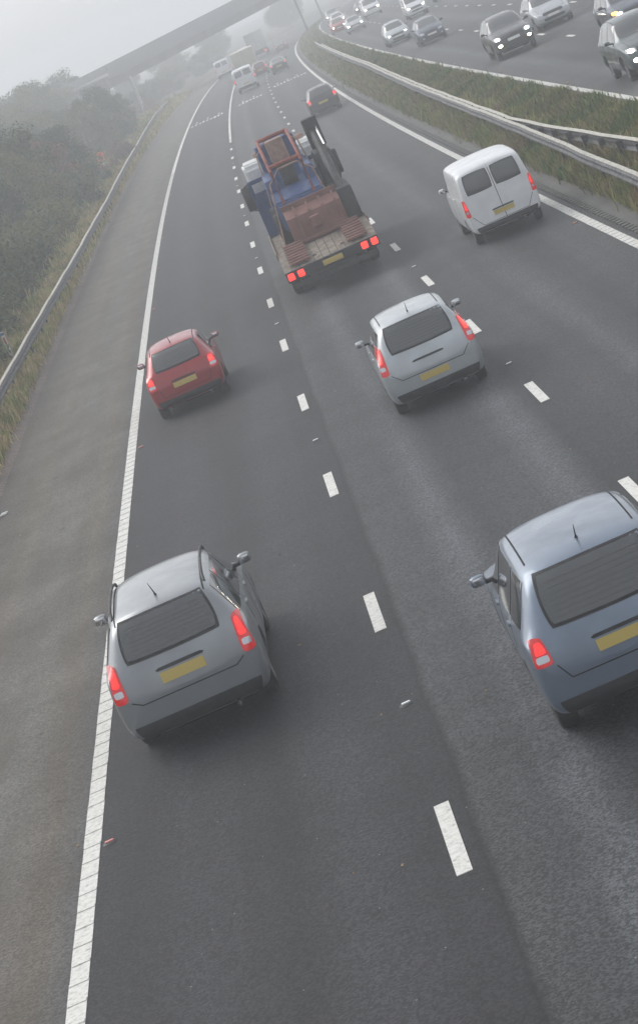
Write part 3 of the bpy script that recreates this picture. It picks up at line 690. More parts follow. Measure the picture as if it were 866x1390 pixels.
KINDS = {
 'hatchback': dict(L=3.85, H=1.47, r=.30, track=.74, axles=(.62, 3.08), w=.84,
   st=[(0, .36, .66, .62, .68, .52), (.03, .30, .76, .74, .84, .60), (.10, .24, .81, .90, 1.00, .66), (.22, .22, .83, .93, 1.13, .60), (.48, .2, .84, .94, 1.38, .56), (.75, .19, .84, .94, 1.45, .57), (1.4, .18, .84, .93, 1.475, .58), (2.0, .18, .84, .92, 1.45, .575), (2.3, .18, .84, .92, 1.38, .56), (2.75, .18, .84, .91, 1.10, .60), (2.95, .18, .84, .89, .99, .64), (3.4, .2, .82, .82, .89, .60), (3.68, .22, .76, .68, .76, .52), (3.80, .26, .70, .56, .62, .46), (3.85, .32, .62, .48, .52, .40)],
   rw=[(-.52, 1.03), (.52, 1.03), (.46, 1.36), (-.46, 1.36)], ws=[(-.60, 1.02), (.60, 1.02), (.47, 1.385), (-.47, 1.385)],
   sides=[[(.75, .98), (1.42, .98), (1.42, 1.34), (.86, 1.34)], [(1.48, .98), (2.62, .97), (2.22, 1.34), (1.48, 1.355)]], doors=(1.45, 2.55),
   tl=(.60, .79, .70, .98), plate=(.60, .71), head=(.42, .68, .60, .72)),
 'estate': dict(L=4.75, H=1.52, r=.32, track=.78, axles=(.98, 3.78), w=.89,
   st=[(0, .38, .70, .60, .66, .56), (.03, .30, .82, .78, .84, .66), (.08, .25, .86, .92, 1.00, .68), (.18, .22, .88, .96, 1.16, .64), (.38, .2, .885, .97, 1.43, .60), (.62, .19, .89, .97, 1.495, .60), (1.4, .18, .89, .96, 1.52, .62), (2.2, .18, .89, .95, 1.515, .62), (2.75, .18, .89, .94, 1.43, .60), (3.3, .18, .89, .93, 1.09, .64), (3.5, .18, .88, .91, 1.00, .68), (4.0, .2, .87, .84, .91, .66), (4.45, .22, .82, .72, .79, .58), (4.68, .26, .74, .58, .64, .50), (4.75, .32, .66, .5, .54, .42)],
   rw=[(-.56, 1.05), (.56, 1.05), (.50, 1.40), (-.50, 1.40)], ws=[(-.66, 1.05), (.66, 1.05), (.50, 1.43), (-.50, 1.43)],
   sides=[[(.42, 1.03), (1.12, 1.02), (1.12, 1.40), (.58, 1.38)], [(1.20, 1.02), (2.05, 1.01), (2.05, 1.41), (1.20, 1.41)], [(2.12, 1.01), (3.12, 1.0), (2.62, 1.39), (2.12, 1.41)]], doors=(1.15, 2.08, 3.0), rails=True,
   tl=(.68, .84, .70, 1.08), plate=(.74, .85), head=(.48, .76, .62, .74)),
 'mpv': dict(L=4.35, H=1.62, r=.32, track=.77, axles=(.78, 3.48), w=.88,
   st=[(0, .38, .70, .62, .68, .58), (.03, .30, .81, .82, .90, .66), (.08, .25, .86, .98, 1.08, .68), (.18, .22, .875, 1.01, 1.26, .65), (.34, .2, .88, 1.02, 1.52, .62), (.60, .19, .88, 1.02, 1.595, .62), (1.3, .18, .88, 1.01, 1.62, .63), (2.0, .18, .88, 1.0, 1.61, .63), (2.45, .18, .88, .99, 1.53, .61), (3.05, .18, .88, .97, 1.17, .65), (3.3, .18, .88, .95, 1.05, .68), (3.75, .2, .86, .86, .94, .64), (4.12, .22, .80, .72, .80, .56), (4.29, .26, .73, .58, .64, .48), (4.35, .32, .65, .5, .54, .42)],
   rw=[(-.56, 1.10), (.56, 1.10), (.52, 1.50), (-.52, 1.50)], ws=[(-.65, 1.10), (.65, 1.10), (.50, 1.53), (-.50, 1.53)],
   sides=[[(.40, 1.09), (.98, 1.08), (.98, 1.49), (.50, 1.46)], [(1.05, 1.08), (1.88, 1.07), (1.88, 1.51), (1.05, 1.50)], [(1.95, 1.07), (2.90, 1.05), (2.36, 1.49), (1.95, 1.51)]], doors=(1.02, 1.92, 2.8),
   tl=(.71, .85, .80, 1.26), plate=(.50, .61), head=(.48, .76, .64, .77)),
 'saloon': dict(L=4.6, H=1.44, r=.32, track=.77, axles=(.95, 3.65), w=.88,
   st=[(0, .36, .70, .60, .66, .52), (.04, .30, .80, .78, .84, .62), (.12, .24, .85, .90, .97, .68), (.5, .22, .87, .94, 1.02, .68), (.85, .2, .88, .95, 1.09, .62), (1.35, .19, .88, .94, 1.37, .55), (1.9, .18, .88, .93, 1.44, .57), (2.4, .18, .88, .92, 1.42, .57), (2.75, .18, .88, .91, 1.32, .56), (3.2, .18, .88, .90, 1.02, .62), (3.4, .18, .87, .88, .96, .66), (3.9, .2, .86, .80, .88, .62), (4.35, .22, .80, .68, .75, .54), (4.54, .26, .73, .56, .62, .48), (4.6, .32, .65, .48, .52, .42)],
   rw=[(-.58, 1.06), (.58, 1.06), (.48, 1.35), (-.48, 1.35)], ws=[(-.62, 1.02), (.62, 1.02), (.49, 1.34), (-.49, 1.34)],
   sides=[[(1.15, .99), (2.0, .98), (2.0, 1.34), (1.45, 1.32)], [(2.06, .98), (3.0, .97), (2.62, 1.31), (2.06, 1.34)]], doors=(1.2, 2.03, 2.95),
   tl=(.56, .80, .74, .90), plate=(.58, .69), head=(.48, .76, .60, .71)),
 'suv': dict(L=4.5, H=1.72, r=.36, track=.79, axles=(.85, 3.55), w=.92,
   st=[(0, .42, .74, .66, .72, .60), (.03, .36, .85, .88, .95, .70), (.08, .32, .89, 1.04, 1.12, .72), (.20, .3, .91, 1.08, 1.32, .68), (.40, .28, .92, 1.09, 1.60, .64), (.7, .27, .92, 1.09, 1.69, .64), (1.4, .26, .92, 1.08, 1.72, .65), (2.1, .26, .92, 1.07, 1.71, .65), (2.55, .26, .92, 1.06, 1.62, .63), (3.05, .26, .92, 1.05, 1.25, .68), (3.25, .26, .92, 1.04, 1.15, .72), (3.8, .28, .90, 1.00, 1.08, .70), (4.25, .3, .85, .88, .96, .64), (4.44, .34, .78, .70, .76, .56), (4.5, .4, .70, .58, .62, .5)],
   rw=[(-.58, 1.16), (.58, 1.16), (.54, 1.58), (-.54, 1.58)], ws=[(-.68, 1.2), (.68, 1.2), (.54, 1.62), (-.54, 1.62)],
   sides=[[(.45, 1.16), (1.05, 1.15), (1.05, 1.58), (.58, 1.55)], [(1.12, 1.15), (1.98, 1.14), (1.98, 1.60), (1.12, 1.59)], [(2.05, 1.14), (2.95, 1.13), (2.50, 1.57), (2.05, 1.60)]], doors=(1.08, 2.0, 2.9),
   tl=(.68, .86, .86, 1.12), plate=(.80, .91), head=(.5, .8, .78, .93)),
 'van': dict(L=4.9, H=1.98, r=.33, track=.83, axles=(.9, 3.95), w=.95,
   st=[(0, .42, .84, .80, 1.0, .78), (.03, .34, .92, 1.2, 1.80, .80), (.10, .3, .94, 1.25, 1.90, .82), (.4, .28, .95, 1.26, 1.96, .84), (1.4, .26, .95, 1.26, 1.98, .85), (2.6, .26, .95, 1.25, 1.98, .85), (3.1, .26, .95, 1.24, 1.95, .82), (3.45, .26, .95, 1.22, 1.80, .78), (4.0, .26, .94, 1.16, 1.36, .76), (4.2, .26, .93, 1.12, 1.20, .78), (4.6, .28, .89, .98, 1.04, .72), (4.82, .32, .82, .74, .80, .62), (4.9, .4, .74, .62, .66, .54)],
   rw=[(-.70, 1.32), (.70, 1.32), (.66, 1.78), (-.66, 1.78)], ws=[(-.74, 1.3), (.74, 1.3), (.66, 1.84), (-.66, 1.84)],
   sides=[[(2.85, 1.28), (3.85, 1.25), (3.45, 1.72), (2.85, 1.78)]], doors=(1.6, 2.8, 3.8), van=True,
   tl=(.80, .92, .80, 1.25), plate=(.62, .73), head=(.5, .82, .78, .95)),
}
CACHE = {}
def build_kind(kn):
    K = KINDS[kn]; body, bvh = body_mesh(K['st'], K['axles'], K['r'], K['track'])
    parts = []   # (name, mesh, matkey, [subs])
    pa = lambda c, ax, **k: patch(bvh, c, ax, **k)
    mesh = lambda m, n: m.mesh(n, M['black'])
    H = K['H']; w = K['w']; L = K['L']
    body.materials.append(M['black'])
    seams = MB(); 
    zb = .34 if kn != 'suv' else .42; zt = K['sides'][0][0][1]-.02
    for y in K['doors']:
        for ax in ('left', 'right'):
            m = seamline(bvh, [(y, zb if min(abs(y-a_) for a_ in K['axles']) > K['r']*1.2 else K['r']*2.35), (y, zt)], ax); seams.add(m.v, m.f)
    x1, z0, z1 = w*.70, max(K['plate'][0]-.12, .64 if kn == 'mpv' else 0), K['rw'][0][1]-.04
    m = seamline(bvh, [(-x1*.9, z0), (x1*.9, z0)], 'rear'); seams.add(m.v, m.f)
    for sg in (-1, 1):
        m = seamline(bvh, [(sg*x1*.9, z0), (sg*(K['tl'][0]-.01), K['tl'][2]-.02)], 'rear'); seams.add(m.v, m.f)
    yf = K['ws'][0]
    yb = [s_ for s_ in K['st'] if s_[4] < K['ws'][0][1]+.02 and s_[0] > L/2][0][0]
    m = seamline(bvh, [(-w*.72, yb+.12), (-w*.66, L-.35)], 'top'); seams.add(m.v, m.f)
    m = seamline(bvh, [(w*.72, yb+.12), (w*.66, L-.35)], 'top'); seams.add(m.v, m.f)
    if K.get('van'):
        m = seamline(bvh, [(0, .45), (0, 1.85)], 'rear', .016); seams.add(m.v, m.f)
    else:
        for sg in (-1, 1):       # roof gutter strips
            ya, yb2 = K['rw'][2][1], 0
            y0 = [s_ for s_ in K['st'] if s_[4] > H-.10][0][0]; y1 = [s_ for s_ in K['st'] if s_[4] > H-.10][-1][0]
            m = seamline(bvh, [(sg*w*.60, y0+.08), (sg*w*.60, y1-.02)], 'top', .018); seams.add(m.v, m.f)
    parts.append(('panel_gaps', mesh(seams, 'panel_gaps'), 'seam', []))
    rws = [K['rw']]
    if K.get('van'):
        a = K['rw']; rws = [[(a[0][0], a[0][1]), (-.07, a[0][1]), (-.07, a[2][1]), (a[3][0], a[3][1])], [(.07, a[0][1]), (a[1][0], a[1][1]), (a[2][0], a[2][1]), (.07, a[2][1])]]
    for q in rws:
        wp = MB(); wp.tube([(0, 0, 0), (0, 0, .01)], .001)
        subs = []
        if not K.get('van'):
            m = seamline(bvh, [(.02, q[0][1]+.015), (-.36, q[0][1]+.10)], 'rear', .022); subs.append(('wiper', mesh(m, 'wiper'), 'black', []))
            hl = MB()
            for hh in range(1, 8):
                f_ = hh/8.5; zz_ = q[0][1]+(q[2][1]-q[0][1])*f_; xx_ = (q[1][0]+(q[2][0]-q[1][0])*f_)*.86
                m = patch(bvh, [(-xx_, zz_-.0014), (xx_, zz_-.0014), (xx_, zz_+.0014), (-xx_, zz_+.0014)], 'rear', .0175, 10, 1, 0); hl.add(m.v, m.f)
            subs.append(('heater_lines', mesh(hl, 'heater_lines'), 'heater', []))
            zt_ = q[2][1]; m = patch(bvh, [(-.16, zt_-.035), (.16, zt_-.035), (.16, zt_-.01), (-.16, zt_-.01)], 'rear', .012, 6, 2, 0); subs.append(('brake_strip', mesh(m, 'brake_strip'), 'tail_off', []))
        cx_ = sum(a[0] for a in q)/4; cz_ = sum(a[1] for a in q)/4; gq = [(a[0] + (.03 if a[0] > cx_ else -.03), a[1] + (.028 if a[1] > cz_ else -.028)) for a in q]
        subs.append(('window_seal', mesh(pa(gq, 'rear', off=.004), 'window_seal'), 'black', []))
        parts.append(('rear_window', mesh(pa(q, 'rear', off=.016), 'rear_window'), 'glass', subs))
    parts.append(('windscreen', mesh(pa(K['ws'], 'front', nu=20, nv=10), 'windscreen'), 'glass', []))
    for sg, ax in ((-1, 'left'), (1, 'right')):
        for q in K['sides']:
            parts.append(('side_window', mesh(pa(q, ax, k=.06), 'side_window'), 'glass', []))
    x0, x1, z0, z1 = K['tl']
    for sg in (-1, 1):
        tp = 1 - .32*max(0, z1-K['st'][4][3]-.0); c = [(sg*x0, z0), (sg*x1, z0), (sg*x1*.975*tp, z1), (sg*(x0+.04)*tp, z1)]
        m = pa(c, 'rear', off=.014, nu=6, nv=8, k=.2)
        zq = z0 + (z1-z0)*.28; mm = patch(bvh, [(sg*(x0+.03), zq-.035), (sg*(x1-.03), zq-.035), (sg*(x1-.03), zq+.03), (sg*(x0+.03), zq+.03)], 'rear', .018, 4, 2, .2)
        h_ = z1-z0; li = patch(bvh, [(sg*(x0+.035), z0+h_*.45), (sg*(x1-.035), z0+h_*.45), (sg*(x1*.96*tp-.03), z1-.04), (sg*(x0+.06)*tp, z1-.04)], 'rear', .019, 5, 5, .25)
        parts.append(('tail_light', mesh(m, 'tail_light'), 'tail_off', [('lit_lens', mesh(li, 'lit_lens'), 'TAIL', []), ('reversing_lens', mesh(mm, 'reversing_lens'), 'head_dim', [])]))
    p0, p1 = K['plate']
    m = pa([(-.26, p0), (.26, p0), (.26, p1), (-.26, p1)], 'rear', off=.012, nu=6, nv=2, k=0); parts.append(('number_plate', mesh(m, 'number_plate'), 'plate_rear', []))
    ph_ = p1 + (.22 if kn == 'mpv' else 0); m = pa([(-.3, ph_+.02), (.3, ph_+.02), (.28, ph_+.055), (-.28, ph_+.055)], 'rear', off=.016, nu=6, nv=2, k=.2); parts.append(('boot_handle', mesh(m, 'boot_handle'), 'black', []))
    zl = K['st'][3][1]
    m = pa([(-w*.80, zl+.06), (w*.80, zl+.06), (w*.86, zl+.20), (-w*.86, zl+.20)], 'rear', off=.01, nu=20, nv=4, k=.03); parts.append(('rear_bumper_trim', mesh(m, 'rear_bumper_trim'), 'black', []))
    m = MB(); m.tube([(.42, -.03, .25 if kn != 'suv' else .34), (.42, .25, .27 if kn != 'suv' else .36)], .03, 10); parts.append(('exhaust_pipe', mesh(m, 'exhaust_pipe'), 'chrome', []))
    # front
    a0, a1, b0, b1 = K['head']
    for sg in (-1, 1):
        m = pa([(sg*a0, b0), (sg*a1, b0+.03), (sg*a1*.98, b1+.01), (sg*a0, b1-.02)], 'front', off=.012, nu=8, nv=5, k=.2)
        mm = pa([(sg*(a0+.07), b0+.03), (sg*(a1-.07), b0+.035), (sg*(a1-.07), b1-.03), (sg*(a0+.07), b1-.035)], 'front', off=.024, nu=6, nv=6, k=.8)
        parts.append(('headlight', mesh(m, 'headlight'), 'head_dim', [('lamp_lens', mesh(mm, 'lamp_lens'), 'HEAD', [])]))
        m = pa([(sg*(a0+.06), b0-.24), (sg*(a0+.20), b0-.24), (sg*(a0+.20), b0-.15), (sg*(a0+.06), b0-.15)], 'front', off=.014, nu=4, nv=4, k=.5); parts.append(('fog_light', mesh(m, 'fog_light'), 'FOG', []))
    m = pa([(-a0+.02, b0-.02), (a0-.02, b0-.02), (a0-.03, b1-.02), (-a0+.03, b1-.02)], 'front', off=.01, nu=8, nv=4, k=.1); parts.append(('grille', mesh(m, 'grille'), 'black', []))
    m = pa([(-a0, b0-.26), (a0, b0-.26), (a0, b0-.13), (-a0, b0-.13)], 'front', off=.008, nu=8, nv=4, k=.2); parts.append(('air_intake', mesh(m, 'air_intake'), 'black', []))
    m = pa([(-.26, b0-.125), (.26, b0-.125), (.26, b0-.025), (-.26, b0-.025)], 'front', off=.02, nu=6, nv=2, k=0); parts.append(('number_plate', mesh(m, 'number_plate'), 'plate_front', []))
    # handles, mirrors, rails, aerial
    for sg, ax in ((-1, 'left'), (1, 'right')):
        for y in K['doors'][:-1]:
            z = zt-.10; m = pa([(y+.08, z), (y+.26, z), (y+.26, z+.03), (y+.08, z+.03)], ax, off=.022, nu=4, nv=2, k=.3); parts.append(('door_handle', mesh(m, 'door_handle'), 'PAINT', []))
        mw = K['sides'][-1][1]; m = MB(); x = sg*(w*.93+.03)
        m.box(min(x, x+sg*.17), max(x, x+sg*.17), mw[0]-.26, mw[0]-.15, mw[1]+.0, mw[1]+.12, .045); mm = MB(); mm.box(min(x-sg*.14, x+sg*.02), max(x-sg*.14, x+sg*.02), mw[0]-.22, mw[0]-.15, mw[1]-.005, mw[1]+.04, .015)
        g_ = MB(); g_.box(min(x+sg*.02, x+sg*.14), max(x+sg*.02, x+sg*.14), mw[0]-.268, mw[0]-.258, mw[1]+.02, mw[1]+.10, .004)
        parts.append(('wing_mirror', mesh(m, 'wing_mirror'), 'PAINT', [('mirror_arm', mesh(mm, 'mirror_arm'), 'black', []), ('mirror_glass', mesh(g_, 'mirror_glass'), 'chrome', [])]))
        if K.get('rails'):
            y0 = .75; y1 = 2.6; m = MB(); xr = sg*.56
            zz = lambda y: bvh.ray_cast(Vector((xr, y, 5)), Vector((0, 0, -1)))[0].z
            m.tube([(xr, y0-.05, zz(y0)-.01), (xr, y0+.06, zz(y0)+.045)] + [(xr, y0+.06+(y1-y0-.12)*i/6, zz(y0+.06+(y1-y0-.12)*i/6)+.05) for i in range(1, 6)] + [(xr, y1-.06, zz(y1-.06)+.045), (xr, y1+.05, zz(y1+.05)-.01)], .017, 8)
            parts.append(('roof_rail', mesh(m, 'roof_rail'), 'black', []))
    if not K.get('van'):
        y0 = [s_ for s_ in K['st'] if s_[4] > H-.06][0][0]; z = bvh.ray_cast(Vector((0, y0+.1, 5)), Vector((0, 0, -1)))[0].z
        m = MB(); m.tube([(0, y0+.1, z-.01), (0, y0+.06, z+.03), (0, y0-.22, z+.2)], [.02, .008, .003], 6); parts.append(('aerial', mesh(m, 'aerial'), 'black', []))
    m = MB(); m.box(-K['track']+.22, K['track']-.22, .35, L-.35, K['st'][4][1]-.03, K['st'][4][1]+.08, .02)
    for ay in K['axles']: m.tube([(-K['track']+.05, ay, K['r']), (K['track']-.05, ay, K['r'])], .05, 8)
    parts.append(('underbody', mesh(m, 'underbody'), 'under', []))
    CACHE[kn] = (body, parts, wheel_meshes(K['r'], .20))
def place_part(spec, parent, mats):
    n, me, mk, subs = spec
    o = bpy.data.objects.new(n, me); link(o, parent)
    o.material_slots[0].link = 'OBJECT'; o.material_slots[0].material = mats.get(mk) or M[mk]
    for s_ in subs: place_part(s_, o, mats)
    return o
def vehicle(kn, name, s, d, pm, label, group=None, oncoming=False, tail='tail', head='head_dim', fog='head_dim', yaw=0.0, far=False, scale=1.0, cat='car', skip=(), sz=1.0):
    """s = distance of the end nearest to the camera"""
    if kn not in CACHE: build_kind(kn)
    K = KINDS[kn]; body, parts, (tm, rm, dm) = CACHE[kn]
    p = P(s, d); rz = -heading(s+2) + yaw
    if oncoming:
        rz += PI; p = P(s + K['L']*scale*0, d); q = Vector((-math.sin(rz), math.cos(rz), 0)); p = p - q*K['L']*scale
    r = empty(name, p, rz, label, cat, group); r.scale = (scale, scale, scale*sz)
    mats = {'PAINT': pm, 'TAIL': M[tail], 'HEAD': M[head], 'FOG': M[fog]}
    place_part(('body', body, 'PAINT', []), r, mats)
    for pt in parts:
        if pt[0] in skip: continue
        if far and pt[0] in ('door_handle', 'aerial', 'exhaust_pipe', 'boot_handle', 'panel_gaps', 'fog_light', 'air_intake'): continue
        place_part((pt[0], pt[1], pt[2], [] if far else pt[3]) if pt[0] not in ('headlight', 'tail_light') else pt, r, mats)
    for ay in K['axles']:
        for sg in (-1, 1):
            o = bpy.data.objects.new('wheel', dm); link(o, r); o.location = (sg*(K['track']-.045), ay, K['r'])
            link(bpy.data.objects.new('tyre', tm), o)
            if not far: link(bpy.data.objects.new('rim', rm), o)
    return r

PT = {k: paint('paint_'+k.replace(' ', '_'), c, m) for k, c, m in [
  ('red', (.30, .012, .018), .3), ('silver', (.40, .43, .45), .55), ('grey', (.24, .255, .27), .5), ('slate blue', (.17, .21, .27), .5), ('dark', (.035, .038, .042), .4),
  ('white', (.70, .71, .72), .0), ('black', (.018, .018, .02), .3), ('pale grey', (.36, .38, .40), .4), ('teal grey', (.07, .095, .10), .4), ('dark blue', (.03, .045, .08), .4), ('maroon', (.16, .02, .03), .3)]}
vehicle('estate', 'estate_car', 28.5, 1.47, PT['grey'], 'grey estate car with roof rails, large at lower left beside the shoulder line', tail='tail', sz=1.08, scale=1.04)
vehicle('hatchback', 'hatchback_car', 54.2, 1.50, PT['red'], 'small red hatchback in the left lane ahead of the grey estate', tail='tail_bright')
vehicle('mpv', 'hatchback_car', 42.6, 6.0, PT['silver'], 'tall silver hatchback in the middle lane behind the loaded lorry', tail='tail_bright')
vehicle('suv', 'tall_car', 22.8, 5.85, PT['slate blue'], 'blue-grey tall car cut off by the lower right edge of the picture', tail='tail')
vehicle('van', 'small_van', 59.6, 9.62, PT['white'], 'white small van in the right-hand lane beside the central reserve', tail='tail', cat='van', scale=.95)
vehicle('hatchback', 'hatchback_car', 141, 9.4, PT['dark'], 'dark hatchback with both tail lights lit in the right lane, ahead of the lorry', tail='tail_bright', scale=1.06)
vehicle('saloon', 'saloon_car', 247, 8.8, PT['black'], 'small distant dark saloon in the right lane with yellow number plate', tail='tail_bright', far=True)
vehicle('van', 'panel_van', 234, 5.5, PT['white'], 'white van in the middle lane beside the solid line, nearest of the distant vans', tail='tail_bright', far=True, cat='van', scale=1.1)
vehicle('hatchback', 'hatchback_car', 262, 6.9, PT['maroon'], 'dark red car just ahead of the distant white van', tail='tail', far=True)
vehicle('van', 'panel_van', 330, 1.4, PT['white'], 'pale van in the left lane beside the foggy verge', tail='tail', far=True, cat='van', scale=1.15)
vehicle('saloon', 'saloon_car', 335, 9.2, PT['dark'], 'faint dark car in the right lane at the edge of the fog', tail='tail_bright', far=True)
vehicle('van', 'panel_van', 385, 1.9, PT['white'], 'faint pale van in the left lane almost lost in the fog', tail='tail', far=True, cat='van')
# oncoming traffic, nearest lane then the second and third
E1, E2, E3 = DE+1.85, DE+5.4, DE+9.1
vehicle('suv', 'oncoming_car', 72.3, 16.35, PT['teal grey'], 'large grey-green oncoming car cut off by the right edge, in the lane nearest the grass', oncoming=True, head='head', fog='head')
o6 = vehicle('suv', 'oncoming_car', 89.3, 19.05, PT['dark blue'], 'dark oncoming car with an orange indicator at the top right corner', oncoming=True, head='head', fog='head_dim')
vehicle('suv', 'oncoming_car', 105.5, 16.5, PT['dark'], 'dark oncoming car with four lit front lamps in the lane nearest the grass', oncoming=True, head='head_cool', fog='head')
vehicle('estate', 'oncoming_car', 113, 19.3, PT['pale grey'], 'pale grey oncoming car alongside and above the dark four-lamp car', oncoming=True, head='head_dim')
vehicle('hatchback', 'oncoming_car', 147, 16.7, PT['dark blue'], 'dark oncoming hatchback with unlit lamps in the nearest oncoming lane', oncoming=True, head='head_dim')
vehicle('hatchback', 'oncoming_car', 165.5, 16.0, PT['silver'], 'silver oncoming hatchback with white lamps, behind the dark unlit one', oncoming=True, head='head_cool')
vehicle('van', 'oncoming_van', 201, 20.1, PT['white'], 'white oncoming van with lit lamps in the second oncoming lane', oncoming=True, head='head', cat='van', scale=.92)
fr = [('saloon', 234, 16.5, 'pale grey', 'head', 'pale oncoming saloon with bright lamps at the bend, nearest of the cluster in the fog'),
      ('hatchback', 256, 15.7, 'red', 'head', 'reddish oncoming car hugging the edge line at the bend'),
      ('van', 262, 19.6, 'white', 'head', 'pale oncoming van at the bend in the second oncoming lane'),
      ('estate', 286, 16.6, 'white', 'head', 'white oncoming estate at the bend behind the reddish car'),
      ('saloon', 300, 19.9, 'dark', 'head', 'dark oncoming saloon deep in the fog in the second oncoming lane'),
      ('suv', 322, 16.7, 'grey', 'head', 'grey oncoming car deep in the fog, farthest in the lane by the grass'),
      ('suv', 345, 23.6, 'dark', 'head', 'faint oncoming car in the far oncoming lane'),
      ('hatchback', 216, 23.5, 'teal grey', 'head_dim', 'grey oncoming car in the outer lane at the top edge')]
for kn, s, d, c, h, lb in fr:
    vehicle(kn, 'oncoming_car' if kn != 'van' else 'oncoming_van', s, d, PT[c], lb, oncoming=True, head=h, far=True, cat='van' if kn == 'van' else 'car')
# indicator on the corner car
K = KINDS['suv']
mb = MB()
for sx in (.79,): mb.box(sx-.10, sx+.10, K['L']-.36, K['L']-.22, .88, .98, .03)
mb.obj('indicator', M['amber'], o6)

# ------------------------------------------------------------------ lorries
M['deck'] = simple('worn_timber_deck', (.22, .18, .145), .85, grime=.45, scale=6)
M['cab_white'] = simple('cab_white', (.70, .70, .68), .4, grime=.12, coat=.3)
M['mach_blue'] = simple('machine_blue', (.012, .05, .17), .6, grime=.3, coat=.2)
M['mach_red'] = simple('machine_red_frame', (.24, .045, .03), .6, grime=.35)
M['mach_pale'] = simple('machine_pale', (.34, .22, .17), .6, grime=.3)
M['mach_black'] = simple('machine_black', (.02, .021, .023), .6, grime=.3)
M['beige'] = simple('lorry_box_beige', (.48, .45, .36), .6, grime=.1)
M['redbrown'] = simple('rusty_tailboard', (.17, .075, .06), .8, grime=.25, scale=3)
def flatbed(s, d):
    r = empty('plant_lorry', P(s, d), -heading(s+4), 'flatbed lorry with white cab and tan rear deck carrying blue machinery in the middle lane', 'lorry')
    # y=0 rear; cab front at 8.2
    mb = MB()
    mb.box(-.42, -.32, .3, 8.0, .62, .82); mb.box(.32, .42, .3, 8.0, .62, .82)
    for y in (.5, 2.0, 3.6, 5.4): mb.box(-.42, .42, y, y+.1, .64, .8)
    mb.obj('chassis', M['mach_black'], r, False)
    mb = MB()
    for i in range(12):
        x = -1.22 + 2.44*i/12; mb.prism([(-.05, .74), (1.3, .98), (6.1, .98), (6.1, .91), (1.3, .91), (-.05, .67)], x+.006, x+2.44/12-.006)
    mb.box(-1.25, -1.21, 1.3, 6.1, .90, 1.04, .01); mb.box(1.21, 1.25, 1.3, 6.1, .90, 1.04, .01)
    mb.obj('deck', M['deck'], r, False)
    mb = MB(); mb.box(-1.22, 1.22, -.12, -.04, .52, .74, .015); mb.box(-1.1, 1.1, -.1, -.02, .34, .46, .02); mb.box(-.8, -.7, -.08, 0, .4, .6); mb.box(.7, .8, -.08, 0, .4, .6); mb.obj('rear_bumper', M['mach_black'], r, False)
    for sg in (-1, 1):
        for (xa, xb) in ((1.02, 1.18), (.76, .92)):
            mb = MB(); mb.box(min(sg*xa, sg*xb), max(sg*xa, sg*xb), -.15, -.118, .56, .70, .015); mb.obj('tail_light', M['tail_bright'], r)
    mb = MB(); mb.box(-.26, .26, -.14, -.118, .57, .68, .004); mb.obj('number_plate', M['plate_rear'], r)
    for sg in (-1, 1):        # folded loading ramps
        mb = MB(); a, b = (.5, 1.0); 
        Mx = Matrix.Translation((0, .05, .80)) @ Matrix.Rotation(R_(10), 4, 'X')
        mb.box(min(sg*a, sg*b), max(sg*a, sg*b), 0, 1.5, .0, .06, .01, Mx)
        for q in range(7): mb.box(min(sg*a, sg*b), max(sg*a, sg*b), .1+q*.2, .14+q*.2, .06, .085, 0, Mx)
        mb.obj('ramp', M['redbrown'], r, False)
    mb = MB(); mb.box(-1.2, 1.2, 6.02, 6.14, .98, 2.05, .02); mb.box(-1.2, -1.1, 6.0, 6.16, .98, 2.35, .01); mb.box(1.1, 1.2, 6.0, 6.16, .98, 2.35, .01); mb.box(-1.2, 1.2, 6.0, 6.16, 2.27, 2.36, .01); mb.obj('headboard', M['mach_blue'], r, False)
    # cab
    mb = MB(); mb.prism([(6.35, .55), (8.25, .55), (8.32, 1.35), (8.05, 2.25), (7.85, 2.62), (7.6, 2.72), (6.45, 2.72), (6.35, 2.62)], -1.16, 1.16)
    me = mb.mesh('cab', M['cab_white'], False); bm = bmesh.new(); bm.from_mesh(me)
    bmesh.ops.bevel(bm, geom=list(bm.edges), offset=.07, segments=3, affect='EDGES'); bm.to_mesh(me); bm.free()
    me.polygons.foreach_set('use_smooth', [True]*len(me.polygons)); me.set_sharp_from_angle(angle=R_(30))
    cab = link(bpy.data.objects.new('cab', me), r)
    mb = MB(); mb.add([(-1.0, 8.318, 1.45), (1.0, 8.318, 1.45), (.98, 8.09, 2.2), (-.98, 8.09, 2.2)], [(0,1,2,3)]); mb.obj('windscreen', M['glass'], cab, False)
    for sg in (-1, 1):
        mb = MB(); x = sg*1.163; mb.box(min(x, x+sg*.008), max(x, x+sg*.008), 6.95, 8.0, 1.5, 2.2, .003); mb.obj('side_window', M['glass'], cab)
        mb = MB(); x = sg*1.32; mb.box(x-.12, x+.12, 8.05, 8.15, 1.55, 2.15, .04); mb.tube([(sg*1.12, 8.05, 2.2), (x, 8.08, 2.15)], .02, 6); mb.tube([(sg*1.12, 8.05, 1.5), (x, 8.08, 1.56)], .02, 6); mb.obj('wing_mirror', M['mach_black'], cab)
    mb = MB(); mb.box(-.6, .6, 6.335, 6.349, 1.75, 2.25, .003); mb.obj('rear_window', M['glass'], cab)
    mb = MB(); mb.box(-.75, .75, 7.0, 7.18, 2.74, 2.86, .03); mb.obj('light_bar', M['mach_pale'], cab)
    tm, rm, dm = wheel_meshes(.44, .26)
    for (x, y) in ((-1.04, 7.5), (1.04, 7.5), (-1.04, 2.2), (1.04, 2.2), (-.76, 2.2), (.76, 2.2), (-1.04, 3.25), (1.04, 3.25)):
        o = bpy.data.objects.new('wheel', dm); link(o, r); o.location = (x, y, .44); link(bpy.data.objects.new('tyre', tm), o); link(bpy.data.objects.new('rim', rm), o)
